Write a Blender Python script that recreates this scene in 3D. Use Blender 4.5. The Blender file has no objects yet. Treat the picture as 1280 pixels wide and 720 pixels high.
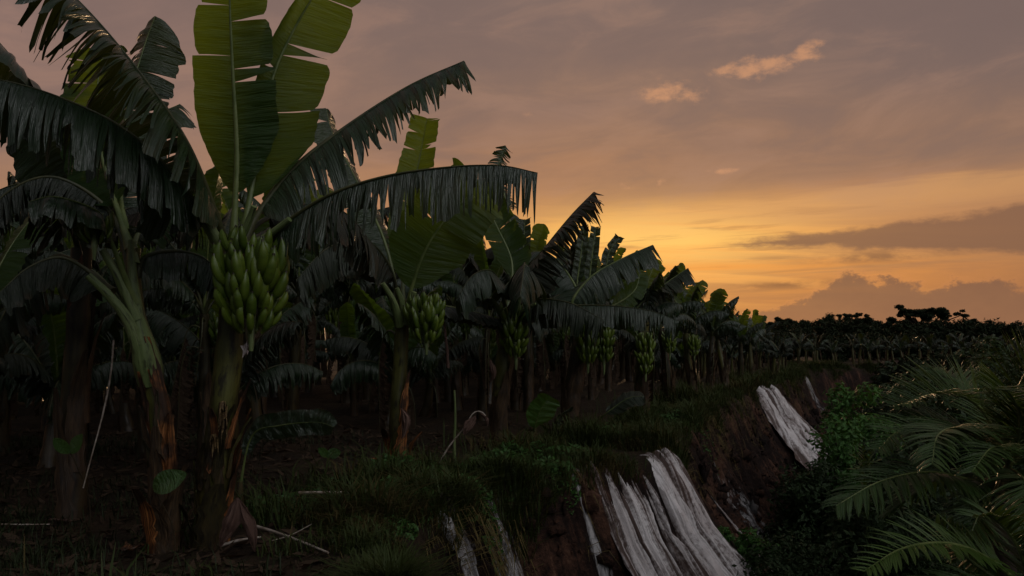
import bpy, math, random
import numpy as np
from mathutils import Vector, Matrix, noise as mnoise

scene = bpy.context.scene
COL = scene.collection
RND = random.Random(7)

# ------------------------------------------------------------------ camera
F = 995.0
PITCH = math.atan(45 / F)
CAM = Vector((0, 0, 1.6))
FWD = Vector((0, math.cos(PITCH), math.sin(PITCH)))
UP = Vector((0, -math.sin(PITCH), math.cos(PITCH)))
RIGHT = Vector((1, 0, 0))

def P(px, py, d):
    return CAM + FWD * d + RIGHT * (d * (px - 640) / F) + UP * (d * (360 - py) / F)

cam_d = bpy.data.cameras.new("camera")
cam_d.sensor_width = 36
cam_d.lens = F / 1280 * 36
cam_d.clip_start = 0.05
cam_d.clip_end = 5000
cam = bpy.data.objects.new("camera", cam_d)
COL.objects.link(cam)
cam.location = CAM
cam.rotation_euler = (math.pi / 2 + PITCH, 0, 0)
scene.camera = cam

# ------------------------------------------------------------------ helpers
def tag(o, label=None, cat=None, group=None, kind=None):
    if label: o["label"] = label
    if cat: o["category"] = cat
    if group: o["group"] = group
    if kind: o["kind"] = kind
    return o

def empty(name, loc=(0, 0, 0), rz=0.0, parent=None):
    o = bpy.data.objects.new(name, None)
    o.empty_display_size = 0.1
    COL.objects.link(o)
    o.location = loc
    o.rotation_euler = (0, 0, rz)
    if parent: o.parent = parent
    return o

class MB:
    """collects vertices, faces and uvs, then links ONE mesh object"""
    def __init__(self):
        self.v = []; self.f = []; self.uv = []; self.mi = []
    def grid(self, rows, uvs=None, mi=0, closed=False):
        b = len(self.v)
        n = len(rows[0])
        for i, r in enumerate(rows):
            self.v.extend(r)
            if uvs: self.uv.extend(uvs[i])
            else: self.uv.extend([(j / max(1, n - 1), i / max(1, len(rows) - 1)) for j in range(n)])
        for i in range(len(rows) - 1):
            for j in range(n - 1 if not closed else n):
                k = (j + 1) % n
                self.f.append((b + i * n + j, b + i * n + k, b + (i + 1) * n + k, b + (i + 1) * n + j))
                self.mi.append(mi)
    def poly(self, pts, mi=0, uv=None):
        b = len(self.v)
        self.v.extend(pts)
        self.uv.extend(uv or [(0.5, 0.5)] * len(pts))
        self.f.append(tuple(range(b, b + len(pts))))
        self.mi.append(mi)
    def build(self, name, mats, parent=None, off=None, smooth=True):
        me = bpy.data.meshes.new(name)
        vs = self.v
        if off is not None:
            ox, oy, oz = off
            vs = [(p[0] - ox, p[1] - oy, p[2] - oz) for p in vs]
        me.from_pydata([tuple(p) for p in vs], [], self.f)
        if not isinstance(mats, (list, tuple)): mats = [mats]
        for m in mats: me.materials.append(m)
        ul = me.uv_layers.new(name="UVMap")
        li = np.zeros(len(me.loops), dtype=np.int32)
        me.loops.foreach_get("vertex_index", li)
        uva = np.array(self.uv, dtype=np.float32)[li]
        ul.data.foreach_set("uv", uva.ravel())
        if len(mats) > 1: me.polygons.foreach_set("material_index", np.array(self.mi, dtype=np.int32))
        if smooth: me.polygons.foreach_set("use_smooth", np.ones(len(me.polygons), dtype=bool))
        me.update()
        o = bpy.data.objects.new(name, me)
        COL.objects.link(o)
        if parent: o.parent = parent
        return o

def np_obj(name, V, Fq, mat, uv=None, parent=None, smooth=False):
    """fast mesh from numpy: V (n,3), Fq (m,k)"""
    me = bpy.data.meshes.new(name)
    me.vertices.add(len(V)); me.vertices.foreach_set("co", V.astype(np.float32).ravel())
    k = Fq.shape[1]
    me.loops.add(Fq.size); me.loops.foreach_set("vertex_index", Fq.astype(np.int32).ravel())
    me.polygons.add(len(Fq))
    me.polygons.foreach_set("loop_start", np.arange(0, Fq.size, k, dtype=np.int32))
    me.polygons.foreach_set("loop_total", np.full(len(Fq), k, dtype=np.int32))
    if smooth: me.polygons.foreach_set("use_smooth", np.ones(len(Fq), dtype=bool))
    me.materials.append(mat)
    if uv is not None:
        ul = me.uv_layers.new(name="UVMap")
        ul.data.foreach_set("uv", uv[Fq.ravel()].astype(np.float32).ravel())
    me.update(calc_edges=True); me.validate()
    o = bpy.data.objects.new(name, me)
    COL.objects.link(o)
    if parent: o.parent = parent
    return o

def copy_tree(o, parent=None):
    c = o.copy(); COL.objects.link(c); c.parent = parent
    for ch in list(o.children):
        copy_tree(ch, c)
    return c

def catmull(pts, n):
    pts = [Vector(p) for p in pts]
    ext = [pts[0] * 2 - pts[1]] + pts + [pts[-1] * 2 - pts[-2]]
    # dense, then resample by arc length
    dense = []
    for i in range(1, len(ext) - 2):
        p0, p1, p2, p3 = ext[i - 1:i + 3]
        for k in range(16):
            t = k / 16
            dense.append(0.5 * ((2 * p1) + (p2 - p0) * t + (2 * p0 - 5 * p1 + 4 * p2 - p3) * t * t + (3 * p1 - p0 - 3 * p2 + p3) * t ** 3))
    dense.append(pts[-1])
    L = [0]
    for a, b in zip(dense, dense[1:]): L.append(L[-1] + (b - a).length)
    out = []; j = 0
    for i in range(n):
        s = L[-1] * i / (n - 1)
        while j < len(L) - 2 and L[j + 1] < s: j += 1
        q = (s - L[j]) / max(1e-9, L[j + 1] - L[j])
        out.append(dense[j].lerp(dense[j + 1], min(1, q)))
    return out

def tube(mb, pts, radii, seg=8, mi=0, squash=None, wob=0.0, seed=0, cap=True):
    """a tapered tube swept along pts, parallel transported"""
    pts = [Vector(p) for p in pts]
    n = len(pts)
    T0 = (pts[1] - pts[0]).normalized()
    ref = Vector((1, 0, 0)) if abs(T0.x) < 0.8 else Vector((0, 1, 0))
    N = (ref - T0 * ref.dot(T0)).normalized()
    rows = []; uvs = []; L = 0
    for i in range(n):
        T = (pts[min(n - 1, i + 1)] - pts[max(0, i - 1)]).normalized()
        N = (N - T * N.dot(T)).normalized()
        B = T.cross(N)
        if i: L += (pts[i] - pts[i - 1]).length
        r = radii[i] if hasattr(radii, '__len__') else radii
        row = []; uv = []
        for j in range(seg + 1):
            a = 2 * math.pi * j / seg
            rr = r
            if wob: rr *= 1 + wob * mnoise.noise(Vector((math.cos(a) * 1.5 + seed, math.sin(a) * 1.5, L * 4)))
            row.append(pts[i] + N * (math.cos(a) * rr) + B * (math.sin(a) * rr * (squash or 1)))
            uv.append((j / seg, L))
        rows.append(row); uvs.append(uv)
    mb.grid(rows, uvs, mi)
    if cap:
        for row in (rows[0], rows[-1]):
            mb.poly(list(row[:-1]), mi)

# ------------------------------------------------------------------ node helpers
class E:
    """tiny node-expression builder"""
    def __init__(self, nt, s): self.nt = nt; self.s = s
    def _m(self, op, *args, clamp=False):
        n = self.nt.nodes.new("ShaderNodeMath"); n.operation = op; n.use_clamp = clamp
        for i, a in enumerate((self,) + args):
            if isinstance(a, E): self.nt.links.new(a.s, n.inputs[i])
            else: n.inputs[i].default_value = a
        return E(self.nt, n.outputs[0])
    def __add__(s, o): return s._m('ADD', o)
    __radd__ = __add__
    def __sub__(s, o): return s._m('SUBTRACT', o)
    def __rsub__(s, o): return (s * -1) + o
    def __mul__(s, o): return s._m('MULTIPLY', o)
    __rmul__ = __mul__
    def __truediv__(s, o): return s._m('DIVIDE', o)
    def pow(s, o): return s._m('POWER', o)
    def abs(s): return s._m('ABSOLUTE')
    def clamp(s): return s._m('ADD', 0.0, clamp=True)
    def mx(s, o): return s._m('MAXIMUM', o)
    def exp(s): return s._m('EXPONENT')
    def step(s, a, b):
        n = s.nt.nodes.new("ShaderNodeMapRange"); n.interpolation_type = 'SMOOTHSTEP'
        s.nt.links.new(s.s, n.inputs[0]); n.inputs[1].default_value = min(a, b); n.inputs[2].default_value = max(a, b)
        if a > b: n.inputs[3].default_value = 1; n.inputs[4].default_value = 0
        return E(s.nt, n.outputs[0])

def comb(nt, x, y, z=0.0):
    n = nt.nodes.new("ShaderNodeCombineXYZ")
    for i, a in enumerate((x, y, z)):
        if isinstance(a, E): nt.links.new(a.s, n.inputs[i])
        else: n.inputs[i].default_value = a
    return E(nt, n.outputs[0])

def nz(nt, vec, scale, detail=4, rough=0.55, dist=0.0):
    n = nt.nodes.new("ShaderNodeTexNoise")
    if vec is not None: nt.links.new(vec.s, n.inputs['Vector'])
    n.inputs['Scale'].default_value = scale; n.inputs['Detail'].default_value = detail
    n.inputs['Roughness'].default_value = rough; n.inputs['Distortion'].default_value = dist
    return E(nt, n.outputs[0])

def rgb(nt, c):
    n = nt.nodes.new("ShaderNodeRGB"); n.outputs[0].default_value = (*c, 1); return E(nt, n.outputs[0])

def mixc(nt, f, a, b, blend='MIX'):
    n = nt.nodes.new("ShaderNodeMix"); n.data_type = 'RGBA'; n.blend_type = blend
    if isinstance(f, E): nt.links.new(f.s, n.inputs[0])
    else: n.inputs[0].default_value = f
    for i, c in ((6, a), (7, b)):
        if isinstance(c, E): nt.links.new(c.s, n.inputs[i])
        else: n.inputs[i].default_value = (*c, 1)
    return E(nt, n.outputs[2])

def ramp(nt, f, stops):
    n = nt.nodes.new("ShaderNodeValToRGB")
    el = n.color_ramp.elements
    while len(el) < len(stops): el.new(0.5)
    for e, (p, c) in zip(el, stops):
        e.position = p; e.color = (*c, 1)
    nt.links.new(f.s, n.inputs[0])
    return E(nt, n.outputs[0])

def lin(r, g, b):
    def c(u):
        u /= 255
        return u / 12.92 if u <= 0.04045 else ((u + 0.055) / 1.055) ** 2.4
    return (c(r), c(g), c(b))

def sep(nt, e):
    n = nt.nodes.new("ShaderNodeSeparateXYZ"); nt.links.new(e.s, n.inputs[0])
    return [E(nt, n.outputs[i]) for i in range(3)]

def mat_base(name):
    m = bpy.data.materials.new(name); m.use_nodes = True
    nt = m.node_tree; nt.nodes.clear()
    out = nt.nodes.new("ShaderNodeOutputMaterial")
    tc = nt.nodes.new("ShaderNodeTexCoord")
    return m, nt, out, E(nt, tc.outputs['Object']), E(nt, tc.outputs['UV'])

def principled(nt, col, rough=0.6, spec=0.5, bump=None, bstr=0.3, bdist=0.01):
    b = nt.nodes.new("ShaderNodeBsdfPrincipled")
    if isinstance(col, E): nt.links.new(col.s, b.inputs['Base Color'])
    else: b.inputs['Base Color'].default_value = (*col, 1)
    if isinstance(rough, E): nt.links.new(rough.s, b.inputs['Roughness'])
    else: b.inputs['Roughness'].default_value = rough
    b.inputs['Specular IOR Level'].default_value = spec
    if bump is not None:
        n = nt.nodes.new("ShaderNodeBump"); n.inputs['Strength'].default_value = bstr; n.inputs['Distance'].default_value = bdist
        nt.links.new(bump.s, n.inputs['Height']); nt.links.new(n.outputs[0], b.inputs['Normal'])
    return b

def objrand(nt):
    n = nt.nodes.new("ShaderNodeObjectInfo"); return E(nt, n.outputs['Random'])

# ------------------------------------------------------------------ materials
def leaf_material(name, c1, c2, trans, tmix, rough=0.38, spec=0.5, veins=True, brown=0.3, wet=0.0):
    m, nt, out, ob, uv = mat_base(name)
    u, v, _ = sep(nt, uv)
    rnd = objrand(nt)
    n1 = nz(nt, comb(nt, u * 1.0 + rnd * 9.0, v * 0.6), 3.0, 5)
    vein = nz(nt, comb(nt, u * 90.0, v * 1.5, rnd * 20), 1.0, 3)
    vein2 = nz(nt, comb(nt, u * 24.0, v * 1.0, rnd * 31), 1.0, 2)
    col = mixc(nt, (n1 * 0.7 + vein * 0.5 + (rnd - 0.5) * 0.5 - 0.15).clamp(), c1, c2)
    tcol = mixc(nt, (vein * 0.9 + vein2 * 0.4 - 0.2).clamp(), tuple(x * 0.55 for x in trans), trans)
    # brown, dried margin
    edge = (v.step(0.72, 1.02) * nz(nt, comb(nt, u * 14, v * 2, rnd * 7), 1.0, 3).step(0.45, 0.7)) * brown
    col = mixc(nt, edge, col, (0.06, 0.035, 0.015))
    tcol = mixc(nt, edge, tcol, (0.05, 0.02, 0.006))
    spots = nz(nt, ob, 26.0, 2).step(0.66, 0.74) * 0.35
    col = mixc(nt, spots, col, (0.045, 0.04, 0.015))
    bump = vein * 0.6 + vein2 * 1.1
    rg = vein2 * 0.30 + rough - 0.15
    b = principled(nt, col, rg, spec, bump, 0.85, 0.03)
    if wet:
        drop = nz(nt, ob, 130.0, 1).step(0.66, 0.74)
        n = nt.nodes.new("ShaderNodeBump"); n.inputs['Strength'].default_value = 1.0; n.inputs['Distance'].default_value = 0.004
        nt.links.new(drop.s, n.inputs['Height'])
        prev = b.inputs['Normal'].links[0].from_socket
        nt.links.new(prev, n.inputs['Normal']); nt.links.new(n.outputs[0], b.inputs['Normal'])
    t = nt.nodes.new("ShaderNodeBsdfTranslucent"); nt.links.new(tcol.s, t.inputs[0])
    mx = nt.nodes.new("ShaderNodeMixShader"); mx.inputs[0].default_value = tmix
    nt.links.new(b.outputs[0], mx.inputs[1]); nt.links.new(t.outputs[0], mx.inputs[2])
    nt.links.new(mx.outputs[0], out.inputs[0])
    return m

M = {}
M['leaf'] = leaf_material("banana leaf dark", (0.010, 0.024, 0.010), (0.022, 0.044, 0.016), (0.07, 0.10, 0.008), 0.16, 0.31, 0.6, wet=1.0)
M['leaf_old'] = leaf_material("banana leaf old", (0.007, 0.013, 0.006), (0.016, 0.026, 0.010), (0.05, 0.045, 0.006), 0.10, 0.45, 0.4, brown=0.8)
M['leaf_young'] = leaf_material("banana leaf young", (0.016, 0.042, 0.008), (0.030, 0.066, 0.012), (0.17, 0.27, 0.018), 0.44, 0.40, 0.35, brown=0.15)
M['leaf_dry'] = leaf_material("banana leaf dry", (0.035, 0.022, 0.014), (0.09, 0.06, 0.04), (0.10, 0.05, 0.02), 0.2, 0.8, 0.1, brown=0.2)
M['bract'] = leaf_material("dry bract", (0.07, 0.035, 0.025), (0.24, 0.15, 0.12), (0.15, 0.07, 0.04), 0.2, 0.7, 0.2, brown=0.5)
M['sapling'] = leaf_material("sapling leaf", (0.025, 0.075, 0.012), (0.05, 0.12, 0.02), (0.16, 0.25, 0.02), 0.3, 0.4, 0.4, brown=0.0)
M['palm'] = leaf_material("palm leaflet", (0.026, 0.062, 0.012), (0.058, 0.115, 0.022), (0.13, 0.19, 0.018), 0.24, 0.4, 0.5, brown=0.1)
M['palm_bright'] = leaf_material("palm leaflet bright", (0.035, 0.08, 0.010), (0.07, 0.13, 0.018), (0.16, 0.22, 0.015), 0.25, 0.4, 0.5, brown=0.1)
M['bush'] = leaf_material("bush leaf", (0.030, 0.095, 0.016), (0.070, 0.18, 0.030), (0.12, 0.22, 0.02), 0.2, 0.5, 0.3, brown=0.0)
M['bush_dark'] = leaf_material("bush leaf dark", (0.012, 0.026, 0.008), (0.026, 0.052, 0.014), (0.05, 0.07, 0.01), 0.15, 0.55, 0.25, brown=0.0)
M['tree'] = leaf_material("tree foliage", (0.008, 0.014, 0.006), (0.018, 0.026, 0.010), (0.03, 0.03, 0.006), 0.1, 0.7, 0.1, brown=0.0)
M['grass'] = leaf_material("grass", (0.016, 0.032, 0.007), (0.050, 0.066, 0.015), (0.08, 0.09, 0.012), 0.25, 0.6, 0.2, brown=0.0)
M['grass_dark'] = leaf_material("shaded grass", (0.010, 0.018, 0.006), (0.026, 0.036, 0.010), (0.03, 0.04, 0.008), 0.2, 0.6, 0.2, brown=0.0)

M['weed'] = leaf_material('weed leaf', (0.024, 0.075, 0.014), (0.055, 0.13, 0.024), (0.09, 0.15, 0.018), 0.2, 0.5, 0.3, brown=0.2)
M['grass_dry'] = leaf_material('dry grass', (0.05, 0.04, 0.014), (0.12, 0.09, 0.035), (0.10, 0.08, 0.02), 0.2, 0.7, 0.1, brown=0.0)

def stem_material(name, cols, orange):
    m, nt, out, ob, uv = mat_base(name)
    u, v, _ = sep(nt, uv)
    rnd = objrand(nt)
    st = nz(nt, comb(nt, u * 26, v * 1.2, rnd * 30), 1.0, 5, 0.6)
    bl = nz(nt, comb(nt, u * 4, v * 2.6, rnd * 13 + 4), 1.0, 4, 0.6)
    dk = nz(nt, comb(nt, u * 9, v * 5, rnd * 17 + 9), 1.0, 5, 0.65)
    col = ramp(nt, (st * 0.5 + bl * 0.75 - 0.12).clamp(), [(0.2, cols[0]), (0.45, cols[1]), (0.62, cols[2]), (0.85, cols[3])])
    low = (v * -0.9 + 0.9 + (bl - 0.5) * 1.6).clamp()
    col = mixc(nt, low * orange, col, (0.050, 0.022, 0.009))
    col = mixc(nt, dk.step(0.50, 0.66) * 0.85, col, (0.010, 0.007, 0.005))
    b = principled(nt, col, 0.45, 0.4, st * 0.7 + dk, 0.6, 0.012)
    nt.links.new(b.outputs[0], out.inputs[0])
    return m
M['stem'] = stem_material("pseudostem", [(0.02, 0.012, 0.006), (0.05, 0.05, 0.012), (0.085, 0.085, 0.018), (0.12, 0.13, 0.03)], 0.8)
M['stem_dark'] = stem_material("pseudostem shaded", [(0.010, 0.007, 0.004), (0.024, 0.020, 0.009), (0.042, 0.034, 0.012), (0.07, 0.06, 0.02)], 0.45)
M['neck'] = stem_material("pale petiole sheath", [(0.06, 0.09, 0.03), (0.11, 0.15, 0.05), (0.16, 0.20, 0.08), (0.24, 0.26, 0.14)], 0.0)

def simple(name, c1, c2, scale=8, rough=0.6, spec=0.4, stretch=(1, 1, 1), bstr=0.4, lo=0.35, hi=0.65):
    m, nt, out, ob, uv = mat_base(name)
    x, y, z = sep(nt, ob)
    n = nz(nt, comb(nt, x * stretch[0], y * stretch[1], z * stretch[2]), scale, 6, 0.6)
    col = mixc(nt, n.step(lo, hi), c1, c2)
    b = principled(nt, col, rough, spec, n, bstr, 0.02)
    nt.links.new(b.outputs[0], out.inputs[0])
    return m
M['midrib'] = simple("leaf midrib", (0.07, 0.10, 0.025), (0.13, 0.16, 0.05), 6, 0.4)
M['midrib_old'] = simple("old leaf midrib", (0.03, 0.035, 0.012), (0.06, 0.06, 0.02), 6, 0.5)
M['sheath'] = None
m, nt, out, ob, uv = mat_base("dry leaf sheath")
u, v, _ = sep(nt, uv)
st = nz(nt, comb(nt, u * 16, v * 1.2, objrand(nt) * 30), 1.0, 5, 0.6)
bl = nz(nt, ob, 5.0, 4)
col = ramp(nt, st, [(0.36, (0.016, 0.007, 0.004)), (0.48, (0.13, 0.045, 0.013)), (0.60, (0.34, 0.13, 0.036)), (0.74, (0.42, 0.23, 0.10))])
col = mixc(nt, bl.step(0.42, 0.58) * 0.9, col, (0.014, 0.008, 0.005))
b = principled(nt, col, 0.55, 0.35, st, 0.7, 0.01)
nt.links.new(b.outputs[0], out.inputs[0]); M['sheath'] = m
M['sheath_dark'] = stem_material('old dark sheath', [(0.012, 0.008, 0.005), (0.035, 0.022, 0.012), (0.07, 0.042, 0.02), (0.13, 0.085, 0.05)], 0.3)
M['bark'] = simple("bark", (0.02, 0.014, 0.010), (0.06, 0.045, 0.032), 5, 0.85, 0.2, (1, 1, 0.25), 0.8)
M['stick'] = simple("bleached stick", (0.16, 0.12, 0.09), (0.38, 0.33, 0.28), 14, 0.7, 0.3)
M['scar'] = simple("leaf scar", (0.04, 0.02, 0.008), (0.22, 0.15, 0.06), 30, 0.6, 0.4)
M['petal'] = simple("withered petal", (0.25, 0.2, 0.18), (0.5, 0.45, 0.44), 20, 0.6, 0.4)

# green banana skin
m, nt, out, ob, uv = mat_base("green banana skin")
u, v, _ = sep(nt, uv)
n1 = nz(nt, comb(nt, u * 3, v * 9, objrand(nt) * 40), 1.0, 4)
col = mixc(nt, (n1 * 0.9 + (objrand(nt) - 0.5) * 0.5).clamp(), (0.034, 0.066, 0.006), (0.112, 0.155, 0.014))
col = mixc(nt, v.step(0.90, 0.985), col, (0.02, 0.016, 0.008))
col = mixc(nt, v.step(0.16, 0.0) * 0.6, col, (0.13, 0.15, 0.03))
col = mixc(nt, nz(nt, ob, 60, 3).step(0.66, 0.72) * 0.5, col, (0.03, 0.025, 0.008))
b = principled(nt, col, 0.42, 0.45, n1, 0.15, 0.005)
nt.links.new(b.outputs[0], out.inputs[0]); M['banana'] = m

# terrain: uv = (arc length along the scarp edge, signed distance from it)
m, nt, out, ob, uv = mat_base("soil and scarp")
t, s, _ = sep(nt, uv)
x, y, z = sep(nt, ob)
streak = nz(nt, comb(nt, t * 7.0, s * 0.8, 0.0), 1.0, 8, 0.65, 0.4)
fine = nz(nt, ob, 14.0, 8, 0.7)
big = nz(nt, ob, 1.3, 4)
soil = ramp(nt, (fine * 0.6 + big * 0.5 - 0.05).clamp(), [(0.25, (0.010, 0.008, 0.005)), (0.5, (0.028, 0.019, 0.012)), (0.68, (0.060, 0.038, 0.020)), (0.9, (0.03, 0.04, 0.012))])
clf = ramp(nt, (streak * 0.45 + fine * 0.35 + big * 0.55 - 0.17).clamp(), [(0.34, (0.006, 0.004, 0.0035)), (0.50, (0.018, 0.010, 0.008)), (0.60, (0.075, 0.036, 0.023)), (0.74, (0.20, 0.11, 0.072))])
# wet grey-white residue in patches on the scarp
resid = nz(nt, comb(nt, t * 7.0, s * 4.0, 4.0), 1.0, 8, 0.75, 0.6).step(0.44, 0.62)
pm = None
for (tc_, sc_, tw, sw) in RESID if 'RESID' in globals() else [(0, 0, 1, 1)]:
    pass
M['terrain_nodes'] = (m, nt, out, t, s, soil, clf, resid, fine, streak)
M['ground'] = m

# plastic sheet: uv = (across, along)
m, nt, out, ob, uv = mat_base("dirty white plastic")
u, v, _ = sep(nt, uv)
n1 = nz(nt, comb(nt, u * 9, v * 0.7, 1.0), 1.0, 7, 0.65, 0.3)
n2 = nz(nt, comb(nt, u * 42, v * 1.1, 3.0), 1.0, 6, 0.65)
n3 = nz(nt, ob, 22.0, 6, 0.7)
dirt = (n1 * 0.9 + n2 * 0.95 + n3 * 0.4 + (u - 0.5).abs().step(0.34, 0.52) * 0.08 + v.step(0.6, 0.0) * 0.06).step(1.03, 1.27)
stain = nz(nt, comb(nt, u * 5.0, v * 1.3, 17.0), 1.0, 6, 0.7, 0.8).step(0.42, 0.66)
col = mixc(nt, stain * 0.5, (0.68, 0.64, 0.64), (0.26, 0.185, 0.165))
col = mixc(nt, dirt, col, (0.07, 0.040, 0.031))
col = mixc(nt, n3.step(0.6, 0.7) * 0.5, col, (0.06, 0.04, 0.03))
b = principled(nt, col, 0.5, 0.4, n2 * 1.4 + n3 * 0.4 + n1 * 0.6, 0.9, 0.04)
nt.links.new(b.outputs[0], out.inputs[0]); M['plastic'] = m

# ------------------------------------------------------------------ terrain
EDGE = [(7, -14), (4.2, -5), (2.2, 0), (0.6, 2.6), (-0.45, 4.4), (-0.68, 5.6), (-0.55, 6.8), (-0.1, 7.9), (0.9, 9.2), (1.95, 10.1), (2.15, 11.4),
        (2.7, 13), (4.3, 16.8), (5.7, 20), (7.3, 23), (9.3, 27), (11.5, 32), (14, 37.5), (19, 41.5), (30, 44.5), (48, 48), (90, 60)]
_e = catmull([Vector((a, b, 0)) for a, b in EDGE], 420)
EP = np.array([(p.x, p.y) for p in _e])
ESEG = EP[1:] - EP[:-1]
ELEN = np.hypot(ESEG[:, 0], ESEG[:, 1])
ECUM = np.concatenate([[0], np.cumsum(ELEN)])

def edge_coords(X, Y):
    """nearest point on the scarp edge: arc length t and signed distance s (+ on the valley side)"""
    X = np.asarray(X, float).ravel(); Y = np.asarray(Y, float).ravel()
    T = np.empty(len(X)); S = np.empty(len(X))
    for a in range(0, len(X), 4000):
        px = X[a:a + 4000, None]; py = Y[a:a + 4000, None]
        dx = px - EP[:-1, 0]; dy = py - EP[:-1, 1]
        q = np.clip((dx * ESEG[:, 0] + dy * ESEG[:, 1]) / (ELEN ** 2), 0, 1)
        ex = dx - q * ESEG[:, 0]; ey = dy - q * ESEG[:, 1]
        d2 = ex ** 2 + ey ** 2
        k = d2.argmin(1); r = np.arange(len(k))
        T[a:a + 4000] = ECUM[k] + q[r, k] * ELEN[k]
        cr = ESEG[k, 0] * dy[r, k] - ESEG[k, 1] * dx[r, k]
        S[a:a + 4000] = np.sqrt(d2[r, k]) * np.where(cr > 0, -1, 1)
    return T, S

def t_at(xe, ye): return float(edge_coords([xe], [ye])[0][0])

def edge_point(t):
    k = int(np.clip(np.searchsorted(ECUM, t) - 1, 0, len(ELEN) - 1))
    q = (t - ECUM[k]) / ELEN[k]
    p = EP[k] + ESEG[k] * q
    # smoothed normal
    a = EP[max(0, k - 3)]; b = EP[min(len(EP) - 1, k + 4)]
    d = (b - a) / np.hypot(*(b - a))
    return p, np.array([d[1], -d[0]])

def _hash(ix, iy, seed):
    h = (ix.astype(np.int64) * 374761393 + iy.astype(np.int64) * 668265263 + seed * 974634777) & 0xffffffff
    h = ((h ^ (h >> 13)) * 1274126177) & 0xffffffff
    return ((h ^ (h >> 16)) & 0xffff) / 65535.0

def vnoise(x, y, seed=0):
    x = np.asarray(x, float); y = np.asarray(y, float)
    ix = np.floor(x); iy = np.floor(y); fx = x - ix; fy = y - iy
    fx = fx * fx * (3 - 2 * fx); fy = fy * fy * (3 - 2 * fy)
    a = _hash(ix, iy, seed); b = _hash(ix + 1, iy, seed); c = _hash(ix, iy + 1, seed); d = _hash(ix + 1, iy + 1, seed)
    return (a * (1 - fx) + b * fx) * (1 - fy) + (c * (1 - fx) + d * fx) * fy

def fbm(x, y, oct=4, seed=0):
    r = 0; a = 0.5
    for i in range(oct):
        r = r + a * vnoise(x, y, seed + i); x = x * 2.03; y = y * 2.03; a *= 0.5
    return r

def sstep(a, b, x):
    q = np.clip((x - a) / (b - a), 0, 1); return q * q * (3 - 2 * q)

def profile(s):
    """scarp drop below the terrace as a function of distance beyond the edge"""
    s = np.maximum(s, 0)
    return np.interp(s, [0, 0.12, 0.55, 1.5, 2.9, 4.2, 6, 14, 40], [0, 0.10, 0.85, 2.05, 3.45, 4.05, 4.25, 4.6, 4.6])

SHEETS = [(t_at(0.85, 9.15), t_at(2.2, 10.6)), (t_at(6.4, 21.2), t_at(7.9, 24.2))]
def height(X, Y, detail=True, ts=None):
    X = np.asarray(X, float).ravel(); Y = np.asarray(Y, float).ravel()
    T, S = ts if ts is not None else edge_coords(X, Y)
    base = -0.02 * np.clip(Y - 10, 0, 110)
    amp = np.clip(1.0 - np.hypot(X, Y) / 500, 0.2, 1)
    base = base + (fbm(X * 0.35, Y * 0.35, 3, 5) - 0.44) * 0.28 * amp
    if detail:
        base = base + (fbm(X * 2.4, Y * 2.4, 4, 9) - 0.45) * 0.10 * sstep(0.6, -0.3, S) * amp
    wig = (fbm(T * 0.9, S * 0.0 + 3, 5, 21) - 0.45) * 0.9 if detail else 0
    sm = 0
    for a_, b_ in SHEETS: sm = np.maximum(sm, sstep(a_ - 0.5, a_ + 0.1, T) * sstep(b_ + 0.4, b_ - 0.1, T))
    sm = 1 - 0.85 * sm
    wig = wig * sm
    z = base - profile(S + wig * sstep(-0.6, 0.2, S))
    if detail:
        cl = sstep(0.05, 0.7, S) * sstep(5.0, 2.5, S) * sm
        warp = (fbm(T * 0.7, S * 0.7, 3, 31) - 0.45) * 0.9
        g = fbm((T + warp) * 3.2, S * 0.45, 5, 41)
        z = z - cl * np.abs(g - 0.47) * 1.3 - cl * fbm(T * 7, S * 5, 4, 51) * 0.26 - cl * fbm(X * 2.2, Y * 2.2 + S * 1.5, 4, 55) * 0.45
        z = z + sstep(3.5, 6, S) * (fbm(X * 0.8, Y * 0.8, 4, 61) - 0.5) * 0.7
    return z

def gz(x, y): return float(height([x], [y])[0])

def axis(segs):
    out = [segs[0][0]]
    for a, b, d in segs:
        n = max(1, int(round((b - a) / d)))
        out += list(np.linspace(a, b, n + 1)[1:])
    return np.array(out)

def geo(a, b, first, g):
    out = []; x = a; d = first
    while x < b:
        x += d; d *= g; out.append(min(x, b))
    return np.array(out)

xs = axis([(-12, -3, 0.25), (-3, -1, 0.14), (-1, 7.5, 0.07), (7.5, 12, 0.1), (12, 26, 0.25)])
xs = np.concatenate([-geo(12, 1500, 0.4, 1.25)[::-1], xs, geo(26, 1500, 0.4, 1.25)])
ys = axis([(-6, 4.4, 0.35), (4.4, 15, 0.07), (15, 26, 0.12), (26, 48, 0.2)])
ys = np.concatenate([-geo(6, 300, 0.6, 1.35)[::-1], ys, geo(48, 3000, 0.5, 1.22)])
GX, GY = np.meshgrid(xs, ys)
TT, SS = edge_coords(GX, GY)
GZ = height(GX, GY, True, (TT, SS))
V = np.stack([GX.ravel(), GY.ravel(), GZ], 1)
nx, ny = len(xs), len(ys)
ii = (np.arange(ny - 1)[:, None] * nx + np.arange(nx - 1)[None]).ravel()
FQ = np.stack([ii, ii + 1, ii + nx + 1, ii + nx], 1)
m, nt, out, t, s, soil, clf, resid, fine, streak = M.pop('terrain_nodes')
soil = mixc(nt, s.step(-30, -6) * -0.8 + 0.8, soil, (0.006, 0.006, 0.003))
col = mixc(nt, s.step(0.02, 0.25), soil, clf)
col = mixc(nt, s.step(3.0, 4.4), col, (0.012, 0.014, 0.007))
def patch(px, py, d, tw, sw):
    p = P(px, py, d); a, b_ = edge_coords([p.x], [p.y]); return (float(a[0]), float(b_[0]), tw, sw)
mask = None
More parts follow.
